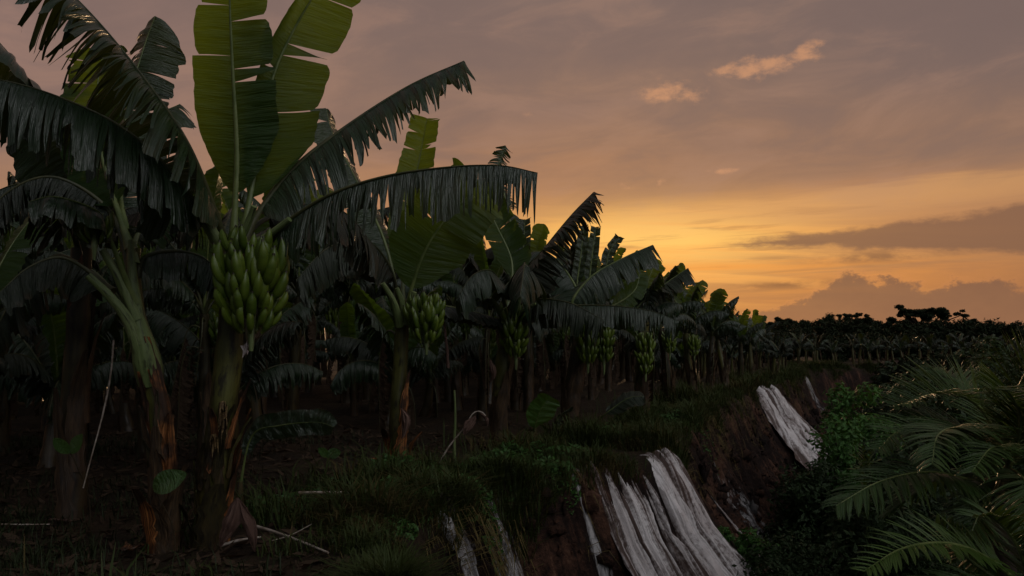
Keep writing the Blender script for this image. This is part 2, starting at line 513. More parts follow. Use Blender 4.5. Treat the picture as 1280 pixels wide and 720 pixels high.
for (tc_, sc_, tw, sw) in [patch(650, 655, 7.6, 0.15, 0.4), patch(672, 700, 7.4, 0.18, 0.35), patch(740, 640, 8.5, 0.10, 0.6), patch(575, 700, 6.3, 0.16, 0.5), patch(700, 575, 9.0, 0.35, 0.2),
                           patch(925, 640, 11.5, 0.30, 0.8), patch(885, 600, 11.2, 0.25, 0.7), patch(975, 630, 13.5, 0.5, 0.9), patch(1000, 470, 34, 0.8, 0.8)]:
    g = (((t - tc_) / tw).pow(2) + ((s - sc_) / sw).pow(2)) * -1
    g = g.exp()
    mask = g if mask is None else mask.mx(g)
col = mixc(nt, (mask * 1.2 + resid * 0.75 - 0.82).clamp() * 1.6, col, (0.50, 0.49, 0.50))
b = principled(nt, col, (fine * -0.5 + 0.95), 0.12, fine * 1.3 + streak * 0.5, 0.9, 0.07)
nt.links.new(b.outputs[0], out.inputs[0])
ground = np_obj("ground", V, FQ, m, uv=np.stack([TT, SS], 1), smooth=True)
tag(ground, "dark plantation soil dropping away in an eroded earth bank to the valley", kind="structure")

# ------------------------------------------------------------------ plastic sheets on the bank
def sheet_pt(t, s, lift):
    p, n = edge_point(t)
    x, y = p + n * s
    # smooth surface and its normal
    e = 0.15
    h = height([x, x + e, x], [y, y, y + e], False)
    N = Vector((-(h[1] - h[0]) / e, -(h[2] - h[0]) / e, 1)).normalized()
    return Vector((x, y, h[0])) + N * lift

def sheet(name, t0, t1, s0, s1, nt_, ns_, flow, spread, label, seed, lift0=0.05, amp=0.055, rag=0.25):
    rows = []; uvs = []
    for i in range(ns_ + 1):
        v = i / ns_
        row = []; uv = []
        for j in range(nt_ + 1):
            u = j / nt_
            uu = u - 0.5
            tw = (t0 + t1) / 2 + uu * (t1 - t0) * (0.82 + spread * v) + flow * v
            top = s0 + (float(vnoise(np.array(u * 9), np.array(0.5), seed)) - 0.5) * rag
            bot = s1 + (float(fbm(np.array(u * 7), np.array(3.5), 3, seed)) - 0.45) * rag * 2.5
            sv = top + (bot - top) * v
            warp = (float(fbm(np.array(u * 2.0), np.array(v * 2.2), 3, seed + 3)) - 0.45) * 0.35
            f1 = float(fbm(np.array((u + warp * 0.6) * 13), np.array(v * 1.1), 3, seed + 7))
            f2 = float(fbm(np.array((u + warp) * 34), np.array(v * 2.0), 3, seed + 11))
            if j in (0, nt_): tw += (float(fbm(np.array(v * 9.0), np.array(j * 1.7), 4, seed + 23)) - 0.45) * 0.35
            f3 = float(fbm(np.array(u * 8), np.array(v * 12), 3, seed + 17)); f4 = float(fbm(np.array((u + warp * 0.7) * 62), np.array(v * 2.5), 2, seed + 41))
            lift = lift0 + amp * (1 - abs(f1 - 0.45) * 7.5) + amp * 1.0 * (0.5 - abs(f2 - 0.45) * 4.5) + amp * 0.35 * (f3 - 0.45) + amp * 1.1 * (f4 - 0.4)
            edge = min(u, 1 - u)
            hole = float(fbm(np.array((u + warp * 0.8) * 15), np.array(v * 1.4 + 5), 3, seed + 29))
            hole2 = float(fbm(np.array((u + warp) * 5), np.array(v * 1.6 + 9), 3, seed + 31))
            bare = max(0.0, 0.31 - hole) * 7 + max(0.0, 0.27 - hole2) * 5 + max(0, 0.10 - edge) * 7 * max(0.0, hole2 * 2 - 0.35) + max(0, 0.10 - v) * 5 * max(0, hole2 * 3 - 1.0)
            lift = lift - min(0.4, bare * 0.30)
            row.append(sheet_pt(tw, sv, lift)); uv.append((u, v * 3))
        rows.append(row); uvs.append(uv)
    mb = MB(); mb.grid(rows, uvs)
    o = mb.build(name, M['plastic'])
    tag(o, label, "plastic sheet")
    return o

ta = t_at(0.7, 8.95); tb = t_at(2.1, 10.35)
sheet("plastic_sheet", ta, tb, -0.02, 3.1, 210, 90, -0.25, 0.32, "large dirty white sheet hanging in folds down the near earth bank", 3)
ta = t_at(6.4, 21.2); tb = t_at(7.9, 24.2)
sheet("plastic_sheet", ta, tb, 0.0, 2.0, 120, 44, 0.5, 0.7, "smaller cleaner white sheet draped on the far bend of the bank beside the green bush", 19, lift0=0.10, amp=0.07, rag=0.4)

def scrap(px, py, d, w, l, ang, label, seed):
    c = P(px, py, d); r = random.Random(seed)
    rows = []
    # lies along the fall line of the surface below it
    tt, ss = edge_coords([c.x], [c.y]); tt = float(tt[0]); ss = float(ss[0])
    for i in range(13):
        v = i / 12
        row = []
        for j in range(7):
            u = j / 6 - 0.5
            wd = w * (1 - abs(v - 0.4) * 1.5 + 0.1) * (0.8 + 0.4 * r.random())
            row.append(sheet_pt(tt + u * wd + ang * (v - 0.5), ss + l * (v - 0.5), 0.07 + 0.03 * r.random()))
        rows.append(row)
    mb = MB(); mb.grid(rows)
    tag(mb.build("plastic_scrap", M['plastic']), label, "plastic scrap")
scrap(922, 640, 11.3, 0.14, 1.0, 0.1, "narrow white scrap of sheeting stuck on the dark bank right of the large sheet", 1)
scrap(1023, 677, 9.5, 0.16, 0.6, 0.1, "thin pale scrap low in the valley shadow left of the bottom palm fronds", 2)
scrap(1066, 650, 9.2, 0.14, 0.35, -0.1, "small white scrap just under the tip of the long drooping palm frond", 3)

# ------------------------------------------------------------------ banana leaf
def blade(pts, W, tatter, foldL, foldR, droop, seed, nrm=None, gmix=0.7, sweep=0.35, stiff=False, base_taper=0.14, tip=0.9, cut=None, rip=None, far=None, farside=-1, grad=False, tear=0.3):
    """lamina as strips on both sides of the midrib; pts: dense midrib points (Vectors)"""
    r = random.Random(seed)
    n = len(pts)
    L = sum((b - a).length for a, b in zip(pts, pts[1:]))
    mb = MB()
    Z = Vector((0, 0, 1))
    fr = []
    N = None
    for i in range(n):
        T = (pts[min(n - 1, i + 1)] - pts[max(0, i - 1)]).normalized()
        if N is None:
            h = Vector(nrm) if nrm is not None else (Z if abs(T.z) < 0.97 else Vector((0, -1, 0.1)))
            N = (h - T * h.dot(T)).normalized()
        else:
            if nrm is None and abs(T.z) < 0.9:
                h = N.lerp(Z, 0.12)
            else:
                h = N
            N = (h - T * h.dot(T)).normalized()
        fr.append((T, N, T.cross(N)))
    def at(q):
        q = min(max(q, 0), 1) * (n - 1)
        i = min(int(q), n - 2); f = q - i
        a, b = fr[i], fr[i + 1]
        return pts[i].lerp(pts[i + 1], f), a[0].lerp(b[0], f).normalized(), a[1].lerp(b[1], f).normalized(), a[2].lerp(b[2], f).normalized()
    def wid(q):
        w = min(1.0, (max(q, 0) / base_taper + 0.06) ** 0.55) if q < base_taper else 1.0
        w *= 1 - 0.12 * (q - 0.45) ** 2
        if q > tip: w *= max(0.05, 1 - ((q - tip) / (1 - tip)) ** 2.2) ** 0.5
        elif q > 0.55: w *= 1 - 0.22 * (q - 0.55) / 0.45
        return W * w
    MV = 7
    ph = r.random() * 10
    for sg, fold in ((1, foldR), (-1, foldL)):
        if fold is None: continue
        q = 0.0
        # slow droop variation shared by neighbouring strips
        while q < 0.995:
            if r.random() < (tatter if not grad else tatter * min(1.0, 0.15 + 1.6 * q)):
                sw_ = (0.008 + 0.030 * r.random() ** 1.6) * 1.8 / max(0.6, L) * 0.9
            else:
                sw_ = (0.10 + 0.30 * r.random()) * (1.2 - tatter)
            if q < base_taper * 0.7: sw_ = max(sw_, base_taper * 0.5)
            if rip is not None:
                rp = rip[0 if sg < 0 else 1] if isinstance(rip[0], (list, tuple)) else rip
                nxt = [x for x in rp if x > q + 0.005]
                sw_ = (nxt[0] - q) if nxt else 1 - q
            q1 = min(1.0, q + sw_)
            if q1 > 0.985: q1 = 1.0
            cols = max(2, int((q1 - q) / 0.018) + 1)
            qm = (q + q1) / 2
            narrow = (q1 - q) * L < 0.10
            slow = 0.5 * mnoise.noise(Vector((qm * 3.0 + ph, sg * 3.3, seed * 0.37)))
            dz = droop * (1 + slow * 0.6); dev = (r.random() - 0.5) * (0.75 if narrow else 0.25)
            fz = fold + slow * 0.25
            v0 = 0.0 if r.random() < 0.14 else min(0.75, max(0.0, tear + r.uniform(-0.2, 0.2)))
            if rip: v0 = 0.0
            lf = 1 - (0.28 * r.random() ** 2 if narrow else 0.06 * r.random())
            if r.random() < 0.07 * tatter: lf *= 0.45 + 0.4 * r.random()
            gap = (0.15 + 0.75 * r.random()) if narrow else (0.015 + 0.05 * r.random() if rip else 0.04 + 0.10 * r.random())
            swp = sweep + (r.random() - 0.5) * (0.25 if narrow else 0.06); slow_s = sweep
            tw = (r.random() - 0.5) * (2.6 if narrow else 0.25)
            rows = []; uvs = []
            for c in range(cols + 1):
                qc = q + (q1 - q) * c / cols
                row = []; uv = []
                w = wid(qc) * lf
                w *= 1 + 0.03 * (r.random() - 0.5) * (3 if narrow else 1)
                if far and sg == farside: w *= far
                if rip and q > 0.02: w *= 1 - 0.12 * abs(2 * c / cols - 1) ** 5
                pos = None
                for k in range(MV + 1):
                    v = k / MV
                    ou = max(0.0, (v - v0) / (1 - v0))
                    qq = qm + (qc - qm) * (1 - gap * ou ** 1.1)
                    bp, T, Nn, S = at(qq)
                    sw2 = slow_s + (swp - slow_s) * ou
                    D = (S * sg * math.cos(sw2) + T * math.sin(sw2)).normalized()
                    gp = -Z - D * (-Z).dot(D)
                    gp = gp.normalized() if gp.length > 0.08 else -Nn
                    nn = (-Nn - D * (-Nn).dot(D)).normalized()
                    G = (nn * (1 - gmix) + gp * gmix)
                    G = (G - D * G.dot(D)).normalized()
                    if pos is None:
                        pos = [0.0, 0.0]
                    else:
                        th = fz + dz * (v - 0.5 / MV) ** 1.1 + dev * ou
                        pos[0] += math.cos(th) * w / MV; pos[1] += math.sin(th) * w / MV
                    rel = (c / cols - 0.5) * tw * ou * (q1 - q) * L * 0.8
                    rip_ = 0.011 * (math.sin(qq * L * 62 + ph + sg) + 0.7 * math.sin(qq * L * 23 + ph * 2)) * min(1, v * 4) * (0.4 if rip else 1) + 0.03 * v * mnoise.noise(Vector((qq * L * 5, v * 1.5, seed * 1.7 + sg)))
                    pt = bp + D * pos[0] + G * pos[1] + Nn * (rip_ + rel)
                    row.append(pt); uv.append((qq * L, v))
                rows.append(row); uvs.append(uv)
            mb.grid(rows, uvs)
            q = q1
    return mb, L

def leaf(parent, pts, W, base=None, pet=0.2, tatter=0.5, foldL=0.5, foldR=0.5, droop=0.9, seed=0, mat='leaf', rib='midrib', nrm=None,
         gmix=0.7, sweep=0.35, thick=0.022, off=None, name='leaf', **kw):
    """a banana leaf; the first fraction `pet` of pts is bare petiole. off: parent's world position"""
    dense = catmull(pts, 56)
    k = int(pet * 55)
    mb, L = blade(dense[k:], W, tatter, foldL, foldR, droop, seed, nrm, gmix, sweep, **kw)
    o = mb.build(name, M[mat], parent, off)
    rb = MB()
    rad = [thick * (1.25 - 1.13 * (i / 55) ** 0.75) for i in range(56)]
    if pet > 0.02:
        for i in range(min(6, 56)): rad[i] *= 1 + (6 - i) * 0.08
    # midrib lies just under the lamina
    tube(rb, dense, rad, 7, squash=0.75)
    mo = rb.build("midrib", M[rib], o, off)
    return o

# ------------------------------------------------------------------ bananas
def banana_mesh(name, L, R, bend, seed):
    r = random.Random(seed)
    pts = []; rad = []
    n = 13
    for i in range(n):
        v = i / (n - 1)
        a = bend * v
        # arc: starts outward (+x), bends up (+z)
        pts.append(Vector((L / bend * math.sin(a), 0, L / bend * (1 - math.cos(a)))))
        prof = [0.42, 0.46, 0.72, 0.92, 1.0, 1.02, 1.02, 1.0, 0.95, 0.84, 0.62, 0.34, 0.26][i]
        rad.append(R * prof)
    mb = MB()
    rows = []; uvs = []
    for i, p in enumerate(pts):
        v = i / (n - 1)
        T = Vector((math.cos(bend * v), 0, math.sin(bend * v)))
        N = Vector((0, 1, 0)); B = T.cross(N)
        row = []; uv = []
        for j in range(11):
            a = 2 * math.pi * j / 10
            rr = rad[i] * (1 + (0.09 if j % 2 == 0 else -0.07) * (1 if 2 < i < 11 else 0.3))
            row.append(p + N * math.cos(a) * rr + B * math.sin(a) * rr); uv.append((j / 10, v))
        rows.append(row); uvs.append(uv)
    mb.grid(rows, uvs)
    mb.poly(list(rows[-1][:-1]), uv=[(0.5, 1.0)] * 10)
    o = mb.build(name, M['banana'])
    me = o.data
    bpy.data.objects.remove(o)
    return me

BAN = [banana_mesh("banana", 0.205 + 0.015 * i, 0.0295 + 0.0015 * (i % 2), 0.55 + 0.16 * i, i) for i in range(4)]

def bunch(parent, p_top, p_bot, off, hands=7, per=14, R=0.16, scale=1.0, seed=0, single=False):
    """fruit bunch hanging on its stalk; fingers point outward and up"""
    r = random.Random(seed)
    p_top = Vector(p_top); p_bot = Vector(p_bot)
    mb = MB()
    stalk = catmull([p_top, p_top.lerp(p_bot, 0.5), p_bot, p_bot + Vector((0, 0, -0.10))], 14)
    tube(mb, stalk, [0.035 * scale] * 9 + [0.030 * scale, 0.026 * scale, 0.022 * scale, 0.018 * scale, 0.014 * scale], 8)
    b = mb.build("fruit_bunch", M['neck'], parent, off)
    out = []
    for h in range(hands):
        v = (h + 0.3 + r.uniform(-0.22, 0.22)) / hands
        c = p_top.lerp(p_bot, v)
        # fattest in the middle
        k = 0.80 + 0.42 * math.sin(math.pi * min(1, v * 0.95 + 0.12))
        m_ = per if h not in (0, hands - 1) else per - 2
        ph = r.random() * 6.28
        for i in range(m_):
            a = ph + 2 * math.pi * (i + 0.7 * (r.random() - 0.5)) / m_
            row2 = i % 2
            tilt = math.radians((34 if row2 else 46) + (1 - v) * 14 + r.uniform(-8, 8))
            sc = scale * k * r.uniform(0.74, 1.05) * (0.92 if row2 else 1.0)
            rad = R * scale * (0.50 if row2 else 0.34) * k
            me = BAN[r.randrange(4)]
            dz = (0.02 if row2 else -0.02) * scale
            Mx = Matrix.Translation(c + Vector((math.cos(a) * rad, math.sin(a) * rad, dz)) - Vector(off)) @ Matrix.Rotation(a, 4, 'Z') @ Matrix.Rotation(-tilt, 4, 'Y') @ Matrix.Rotation(r.uniform(-0.2, 0.2), 4, 'X') @ Matrix.Scale(sc, 4)
            out.append((me, Mx))
    if not single:
        for me, Mx in out:
            f = bpy.data.objects.new("banana", me); COL.objects.link(f)
            f.parent = b; f.matrix_local = Mx
    else:
        vs = []; fs = []; uvs = []
        for me, Mx in out:
            o_ = len(vs); uvm = {}
            for l, d in zip(me.loops, me.uv_layers[0].data): uvm[l.vertex_index] = tuple(d.uv)
            for vx in me.vertices: vs.append(Mx @ vx.co); uvs.append(uvm.get(vx.index, (0, 0)))
            for pl in me.polygons: fs.append(tuple(o_ + q for q in pl.vertices))
        m2 = MB(); m2.v = vs; m2.f = fs; m2.uv = uvs; m2.mi = [0] * len(fs)
        m2.build("banana_hands", M['banana'], b)
    return b

# ------------------------------------------------------------------ pseudostem & sheaths
def stem(parent, pts, r0, r1, off, mat='stem', seed=0, n=30):
    mb = MB()
    d = catmull(pts, n)
    rad = [(r0 + (r1 - r0) * (i / (n - 1)) ** 0.8) * (1 + 0.10 * mnoise.noise(Vector((i * 0.45, seed * 3.1, 0)))) * (1 + 0.35 * max(0, 1 - i / 3.0) ** 2) for i in range(n)]
    tube(mb, d, rad, 18, wob=0.12, seed=seed)
    o = mb.build("pseudostem", M[mat], parent, off)
    return o, d, rad

def sheath(parent, d, rad, i0, i1, a0, aw, flare, off, seed, mat='sheath', name="dry_sheath"):
    """a dried leaf base wrapping the stem between samples i0..i1, peeling outward at its top"""
    r = random.Random(seed)
    rows = []; uvs = []
    nseg = 10; steps = 14
    for k in range(steps + 1):
        v = k / steps
        q = i0 + (i1 - i0) * v
        i = min(int(q), len(d) - 2); f = q - i
        c = d[i].lerp(d[i + 1], f); rr = rad[i] + (rad[i + 1] - rad[i]) * f
        w = aw * (1 - 0.85 * v ** 1.8) * (0.72 + 0.5 * r.random())
        row = []; uv = []
        for j in range(nseg + 1):
            u = j / nseg - 0.5
            a = a0 + u * w + 0.25 * math.sin(v * 3 + seed)
            jit = 0.012 * mnoise.noise(Vector((u * 5, v * 6, seed * 2.2)))
            R_ = rr * 1.12 + 0.006 + flare * v ** 3 + jit + 0.02 * abs(u) * v
            row.append(c + Vector((math.cos(a) * R_, math.sin(a) * R_, 0.01 * mnoise.noise(Vector((u * 9, seed, v * 3))))))
            uv.append((u, v * 1.5))
        rows.append(row); uvs.append(uv)
    mb = MB(); mb.grid(rows, uvs)
    return mb.build(name, M[mat], parent, off)

def hang_leaf(parent, p, length, width, az, off, seed, mat='leaf_dry', name='dead_leaf'):
    """a withered leaf hanging against the stem"""
    r = random.Random(seed)
    d = Vector((math.cos(az), math.sin(az), 0))
    pts = [p, p + d * 0.18 + Vector((0, 0, 0.05)), p + d * 0.30 + Vector((0, 0, -0.25)), p + d * (0.30 + 0.1 * r.random()) + Vector((r.uniform(-.1, .1), r.uniform(-.1, .1), -length))]
    return leaf(parent, pts, width, pet=0.25, tatter=0.75, foldL=1.1, foldR=1.1, droop=0.6, seed=seed, mat=mat, rib='midrib_old', off=off, gmix=0.4, sweep=0.6, thick=0.012, name=name)

# ------------------------------------------------------------------ generic banana plant
def gen_leaf_pts(neck, az, e0, e1, length, n=7, side=0.0):
    p = Vector(neck); pts = [p.copy()]
    for i in range(n):
        v = (i + 0.5) / n
        e = e0 + (e1 - e0) * v ** 1.3
        a = az + side * v
        p = p + Vector((math.cos(a) * math.cos(e), math.sin(a) * math.cos(e), math.sin(e))) * (length / n)
        pts.append(p.copy())
    return pts

def generic_leaves(parent, neck, off, seed, n=8, length=2.0, W=0.33, skip=None, lod=1, mats=('leaf', 'leaf', 'leaf_old', 'leaf_young'), dead=2, z0=None):
    r = random.Random(seed)
    a0 = r.random() * 6.28
    for i in range(n):
        az = a0 + i * 2.4 + r.uniform(-0.3, 0.3)
        if skip and skip(az): continue
        v = i / max(1, n - 1)            # 0 = youngest, upright
        e0 = math.radians(86 - 30 * v + r.uniform(-6, 6)); e1 = math.radians(62 - 120 * v + r.uniform(-18, 10))
        ln = length * (0.75 + 0.3 * math.sin(math.pi * min(1, v + 0.25)) + r.uniform(-0.08, 0.08))
        pts = gen_leaf_pts(neck, az, e0, e1, ln, side=r.uniform(-0.5, 0.5))
        young = v < 0.25
        mat = 'leaf_young' if young and 'leaf_young' in mats else mats[r.randrange(len(mats) - 1)]
        tat = 0.04 + 0.12 * r.random() if young else 0.65 + 0.33 * r.random()
        fo = 0.25 if young else 0.45 + 0.4 * v
        leaf(parent, pts, W * r.uniform(0.85, 1.15) * (0.75 if young else 1), pet=0.18, tatter=tat, foldL=fo, foldR=fo, droop=(0.4 if young else 1.0), seed=seed * 31 + i, mat=mat,
             rib='midrib' if young else 'midrib_old', off=off, gmix=0.35 if young else 0.75, tip=r.uniform(0.8, 0.9) if young else r.uniform(0.6, 0.85))
    for k in range(dead):
        az = r.random() * 6.28
        hang_leaf(parent, Vector(neck) + Vector((0, 0, -0.12 - 0.1 * k)), r.uniform(0.8, 1.4), r.uniform(0.12, 0.2), az, off, seed * 77 + k)

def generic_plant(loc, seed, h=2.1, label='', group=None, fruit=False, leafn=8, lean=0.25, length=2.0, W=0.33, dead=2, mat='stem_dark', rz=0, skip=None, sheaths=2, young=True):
    r = random.Random(seed)
    loc = Vector(loc)
    root = empty("banana_plant", loc)
    tag(root, label, "banana plant", group)
    neck = loc + Vector((r.uniform(-lean, lean), r.uniform(-lean, lean), h))
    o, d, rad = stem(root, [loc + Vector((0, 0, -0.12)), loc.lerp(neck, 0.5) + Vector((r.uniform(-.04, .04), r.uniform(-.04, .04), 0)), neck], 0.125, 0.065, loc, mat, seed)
    for k in range(sheaths):
        sheath(root, d, rad, 1 + k * 4, 14 + k * 5, r.random() * 6.28, 1.8, 0.08, loc, seed + k, 'sheath_dark')
    generic_leaves(root, neck, loc, seed, leafn, length, W, skip, dead=dead, mats=('leaf', 'leaf', 'leaf_old', 'leaf_young') if young else ('leaf', 'leaf_old', 'leaf'))
    return root, neck, d, rad

# ================================================================== HERO PLANTS
def pp(l): return [P(*a) for a in l]
def foot(px, py_guess, d, dz=0.0):
    p = P(px, py_guess, d); return Vector((p.x, p.y, gz(p.x, p.y)))

# ---- plant A : the tall plant with the big bunch
A0 = foot(262, 690, 5.6)
A = tag(empty("banana_plant", A0), "tall front banana plant with the largest green bunch and one upright leaf", "banana plant")
neckA = P(291, 300, 5.6)
sA, dA, rA = stem(A, [A0 + Vector((0, 0, -0.15)), P(268, 600, 5.6), P(280, 500, 5.6), P(287, 430, 5.62), P(291, 340, 5.62), neckA], 0.112, 0.080, A0, 'stem', 1, 34)
for k, (px, py, sz) in enumerate([(279, 508, .030), (279, 523, .034), (268, 547, .030)]):
    mb = MB(); c = P(px, py, 5.47)
    rows = []
    for i in range(6):
        ph_ = math.pi / 2 * i / 5
        rows.append([c + Vector((math.cos(a) * sz * math.cos(ph_), -math.sin(ph_) * sz * 0.7, math.sin(a) * sz * math.cos(ph_))) * (1 + 0.15 * mnoise.noise(Vector((a, i, k)))) - Vector((c.x, c.y, c.z)) * (0.15 * mnoise.noise(Vector((a, i, k)))) for a in [2 * math.pi * j / 10 for j in range(11)]])
    mb.grid(rows); mb.build("stem_scar", M['scar'], A, A0)
sheath(A, dA, rA, 0, 9, -1.0, 2.4, 0.06, A0, 3, 'stem_dark', 'old_sheath')
sheath(A, dA, rA, 1, 12, -0.2, 1.2, 0.05, A0, 5)
sheath(A, dA, rA, 4, 16, 0.6, 1.5, 0.07, A0, 8)
sheath(A, dA, rA, 0, 7, -2.3, 1.6, 0.10, A0, 9, 'stem_dark', 'old_sheath')
for k in range(11):
    q_ = RND.uniform(0, 16)
    sheath(A, dA, rA, q_, q_ + RND.uniform(4, 9), -1.57 + RND.uniform(-1.5, 1.5), RND.uniform(0.35, 1.0), RND.uniform(0.02, 0.09), A0, 900 + k, RND.choice(['stem_dark', 'sheath_dark', 'stem', 'sheath']), 'old_sheath')
# upright pale leaf, back to the camera
leaf(A, pp([(291, 305, 5.6), (293, 270, 5.62), (296, 190, 5.64), (291, 90, 5.62), (287, 0, 5.58), (285, -90, 5.5)]), 0.30, pet=0.17, tatter=0, foldL=-0.05, foldR=-0.05, droop=-0.25, seed=11,
     mat='leaf_young', nrm=(0.05, 1, 0.1), gmix=0.0, sweep=0.12, off=A0, rip=([0.43, 0.48, 0.66, 0.9], [0.53, 0.72]), base_taper=0.25)
leaf(A, pp([(297, 305, 5.6), (308, 270, 5.62), (322, 190, 5.72), (340, 100, 5.8), (366, 40, 5.85), (398, -15, 5.85), (425, -60, 5.8)]), 0.40, pet=0.15, tatter=0, foldL=0.15, foldR=0.3, droop=0.15, seed=12, far=0.3, farside=1,
     mat='leaf_young', nrm=(-0.35, 1, 0.15), gmix=0.1, sweep=0.25, off=A0, rip=([0.33, 0.56, 0.61, 0.82], [0.5, 0.8]), base_taper=0.22)
# big dark leaf arching to the upper left
leaf(A, pp([(286, 318, 5.5), (268, 262, 5.35), (232, 175, 5.15), (170, 85, 4.95), (105, 8, 4.8), (45, -45, 4.7)]), 0.60, pet=0.14, tatter=1.0, grad=True, foldL=0.6, foldR=0.6, droop=0.55, seed=13,
     mat='leaf', rib='midrib_old', gmix=0.75, sweep=0.45, off=A0, nrm=(0.5, 0.2, 0.9), base_taper=0.2)
# leaf drooping to the left, wet upper face
leaf(A, pp([(283, 322, 5.5), (255, 270, 5.35), (205, 205, 5.1), (150, 158, 4.95), (80, 124, 4.8), (10, 102, 4.7), (-60, 95, 4.6)]), 0.46, pet=0.2, tatter=0.95, grad=True, foldL=1.0, foldR=1.0, droop=0.6, seed=14,
     mat='leaf', rib='midrib_old', gmix=0.9, sweep=0.2, off=A0)
# rising leaf to the right
leaf(A, pp([(303, 305, 5.6), (322, 268, 5.65), (365, 212, 5.75), (430, 160, 5.85), (510, 108, 5.95), (580, 76, 6.0)]), 0.47, pet=0.13, tatter=0.93, foldL=0.9, foldR=0.75, droop=0.6, seed=15,
     mat='leaf', rib='midrib_old', gmix=0.9, sweep=0.35, off=A0, tip=0.97, far=0.45, tear=0.5)
# level leaf to the right with hanging strips
leaf(A, pp([(306, 312, 5.55), (345, 286, 5.45), (410, 245, 5.3), (480, 221, 5.2), (560, 209, 5.1), (625, 207, 5.05), (672, 216, 5.0)]), 0.40, pet=0.16, tatter=0.96, foldL=1.2, foldR=1.15, droop=0.35, seed=16,
     mat='leaf', rib='midrib_old', gmix=0.95, sweep=0.12, off=A0, tip=0.98, far=0.4, tear=0.2)
# darker leaves behind
leaf(A, pp([(300, 300, 5.7), (330, 275, 5.9), (380, 255, 6.3), (430, 265, 6.7), (470, 310, 7.0)]), 0.40, pet=0.2, tatter=0.85, foldL=0.9, foldR=0.9, droop=0.6, seed=17, mat='leaf_old', rib='midrib_old', off=A0)
leaf(A, pp([(283, 305, 5.7), (255, 270, 5.9), (215, 255, 6.3), (160, 270, 6.6)]), 0.36, pet=0.2, tatter=0.85, foldL=0.9, foldR=0.9, droop=0.7, seed=18, mat='leaf_old', rib='midrib_old', off=A0)
# cut petioles around the neck
for k, (l, rr) in enumerate([([(300, 312, 5.5), (330, 298, 5.42), (362, 274, 5.35)], 0.030), ([(284, 330, 5.48), (268, 295, 5.40), (238, 250, 5.3)], 0.040), ([(296, 305, 5.5), (307, 285, 5.45), (318, 258, 5.4)], 0.026)]):
    mb = MB(); tube(mb, catmull(pp(l), 10), [rr * (1.25 - 0.05 * i) for i in range(10)], 9, squash=0.8, wob=0.08, seed=k)
    mb.build("petiole", M['neck'], A, A0)
bA = bunch(A, P(312, 318, 5.42), P(314, 420, 5.32), A0, hands=7, per=16, R=0.26, scale=1.04, seed=4)
mb = MB()
for k in range(5):
    c = P(303 + k * 2, 432, 5.35); a = k * 1.3 + 0.6
    mb.grid([[c + Vector((math.cos(a) * 0.012 * u * (1.1 - v) + 0.03 * math.sin(a) * v, 0.01 * u, -0.05 * v + 0.012 * k * u)) for u in (-1, 0, 1)] for v in (0, 0.5, 1)])
mb.build("withered_flower", M['petal'], A, A0)

# ---- plant B : left neighbour, broken orange sheath
B0 = foot(205, 690, 5.5)
B = tag(empty("banana_plant", B0), "front banana plant wrapped in torn orange sheaths, left of the largest bunch", "banana plant")
sB, dB, rB = stem(B, [B0 + Vector((0, 0, -0.15)), P(204, 600, 5.5), P(198, 520, 5.5), P(186, 450, 5.5), P(172, 395, 5.5), P(166, 345, 5.5), P(167, 310, 5.5)], 0.100, 0.045, B0, 'stem', 2, 34)
mb = MB(); tube(mb, catmull(pp([(190, 480, 5.5), (182, 440, 5.46), (172, 400, 5.43), (166, 350, 5.43), (164, 300, 5.46)]), 12), [0.085, 0.092, 0.09, 0.078, 0.064, 0.054, 0.046, 0.04, 0.034, 0.03, 0.026, 0.02], 12, wob=0.1)
mb.build("leaf_sheath", M['neck'], B, B0)
for k, (i0, i1, a0, aw, fl) in enumerate([(10, 24, -0.75, 1.5, 0.05), (4, 16, -0.35, 1.1, 0.06), (3, 15, -1.3, 1.5, 0.05), (0, 11, -0.5, 1.9, 0.09), (0, 9, -2.3, 1.9, 0.12), (5, 17, -2.4, 1.4, 0.03), (0, 7, 0.5, 1.6, 0.12)]):
    sheath(B, dB, rB, i0, i1, a0, aw, fl, B0, 20 + k, 'sheath' if k in (0, 1, 4) else 'sheath_dark')
for k in range(11):
    q_ = RND.uniform(0, 18)
    sheath(B, dB, rB, q_, q_ + RND.uniform(4, 8), -1.57 + RND.uniform(-1.5, 1.5), RND.uniform(0.3, 0.9), RND.uniform(0.02, 0.10), B0, 920 + k, RND.choice(['sheath', 'sheath_dark', 'sheath_dark', 'stem_dark']), 'old_sheath')
for k, (l, rr) in enumerate([([(176, 442, 5.42), (160, 400, 5.36), (135, 368, 5.3), (110, 344, 5.25)], 0.036), ([(170, 400, 5.4), (150, 350, 5.35), (128, 312, 5.3)], 0.034)]):
    mb = MB(); tube(mb, catmull(pp(l), 10), [rr * (1.35 - 0.07 * i) for i in range(10)], 9, squash=0.8, wob=0.06, seed=k)
    mb.build("petiole", M['neck'], B, B0)
leaf(B, pp([(168, 380, 5.4), (150, 330, 5.3), (130, 280, 5.2), (118, 262, 5.1), (70, 246, 4.95), (36, 252, 4.9)]), 0.20, pet=0.42, tatter=0.05, foldL=0.7, foldR=0.6, droop=0.7, seed=21, mat='leaf', rib='midrib', off=B0, gmix=0.6)
leaf(B, pp([(168, 330, 5.45), (168, 305, 5.5), (178, 282, 5.6), (193, 258, 5.7), (200, 225, 5.8)]), 0.26, pet=0.28, tatter=0.1, foldL=0.5, foldR=1.0, droop=0.4, seed=22, mat='leaf', off=B0, gmix=0.2, nrm=(0, -1, 0.3))
leaf(B, pp([(170, 345, 5.5), (182, 322, 5.5), (215, 314, 5.5), (250, 320, 5.5), (275, 340, 5.5)]), 0.24, pet=0.15, tatter=0.45, foldL=0.9, foldR=0.9, droop=0.5, seed=23, mat='leaf', rib='midrib_old', off=B0)
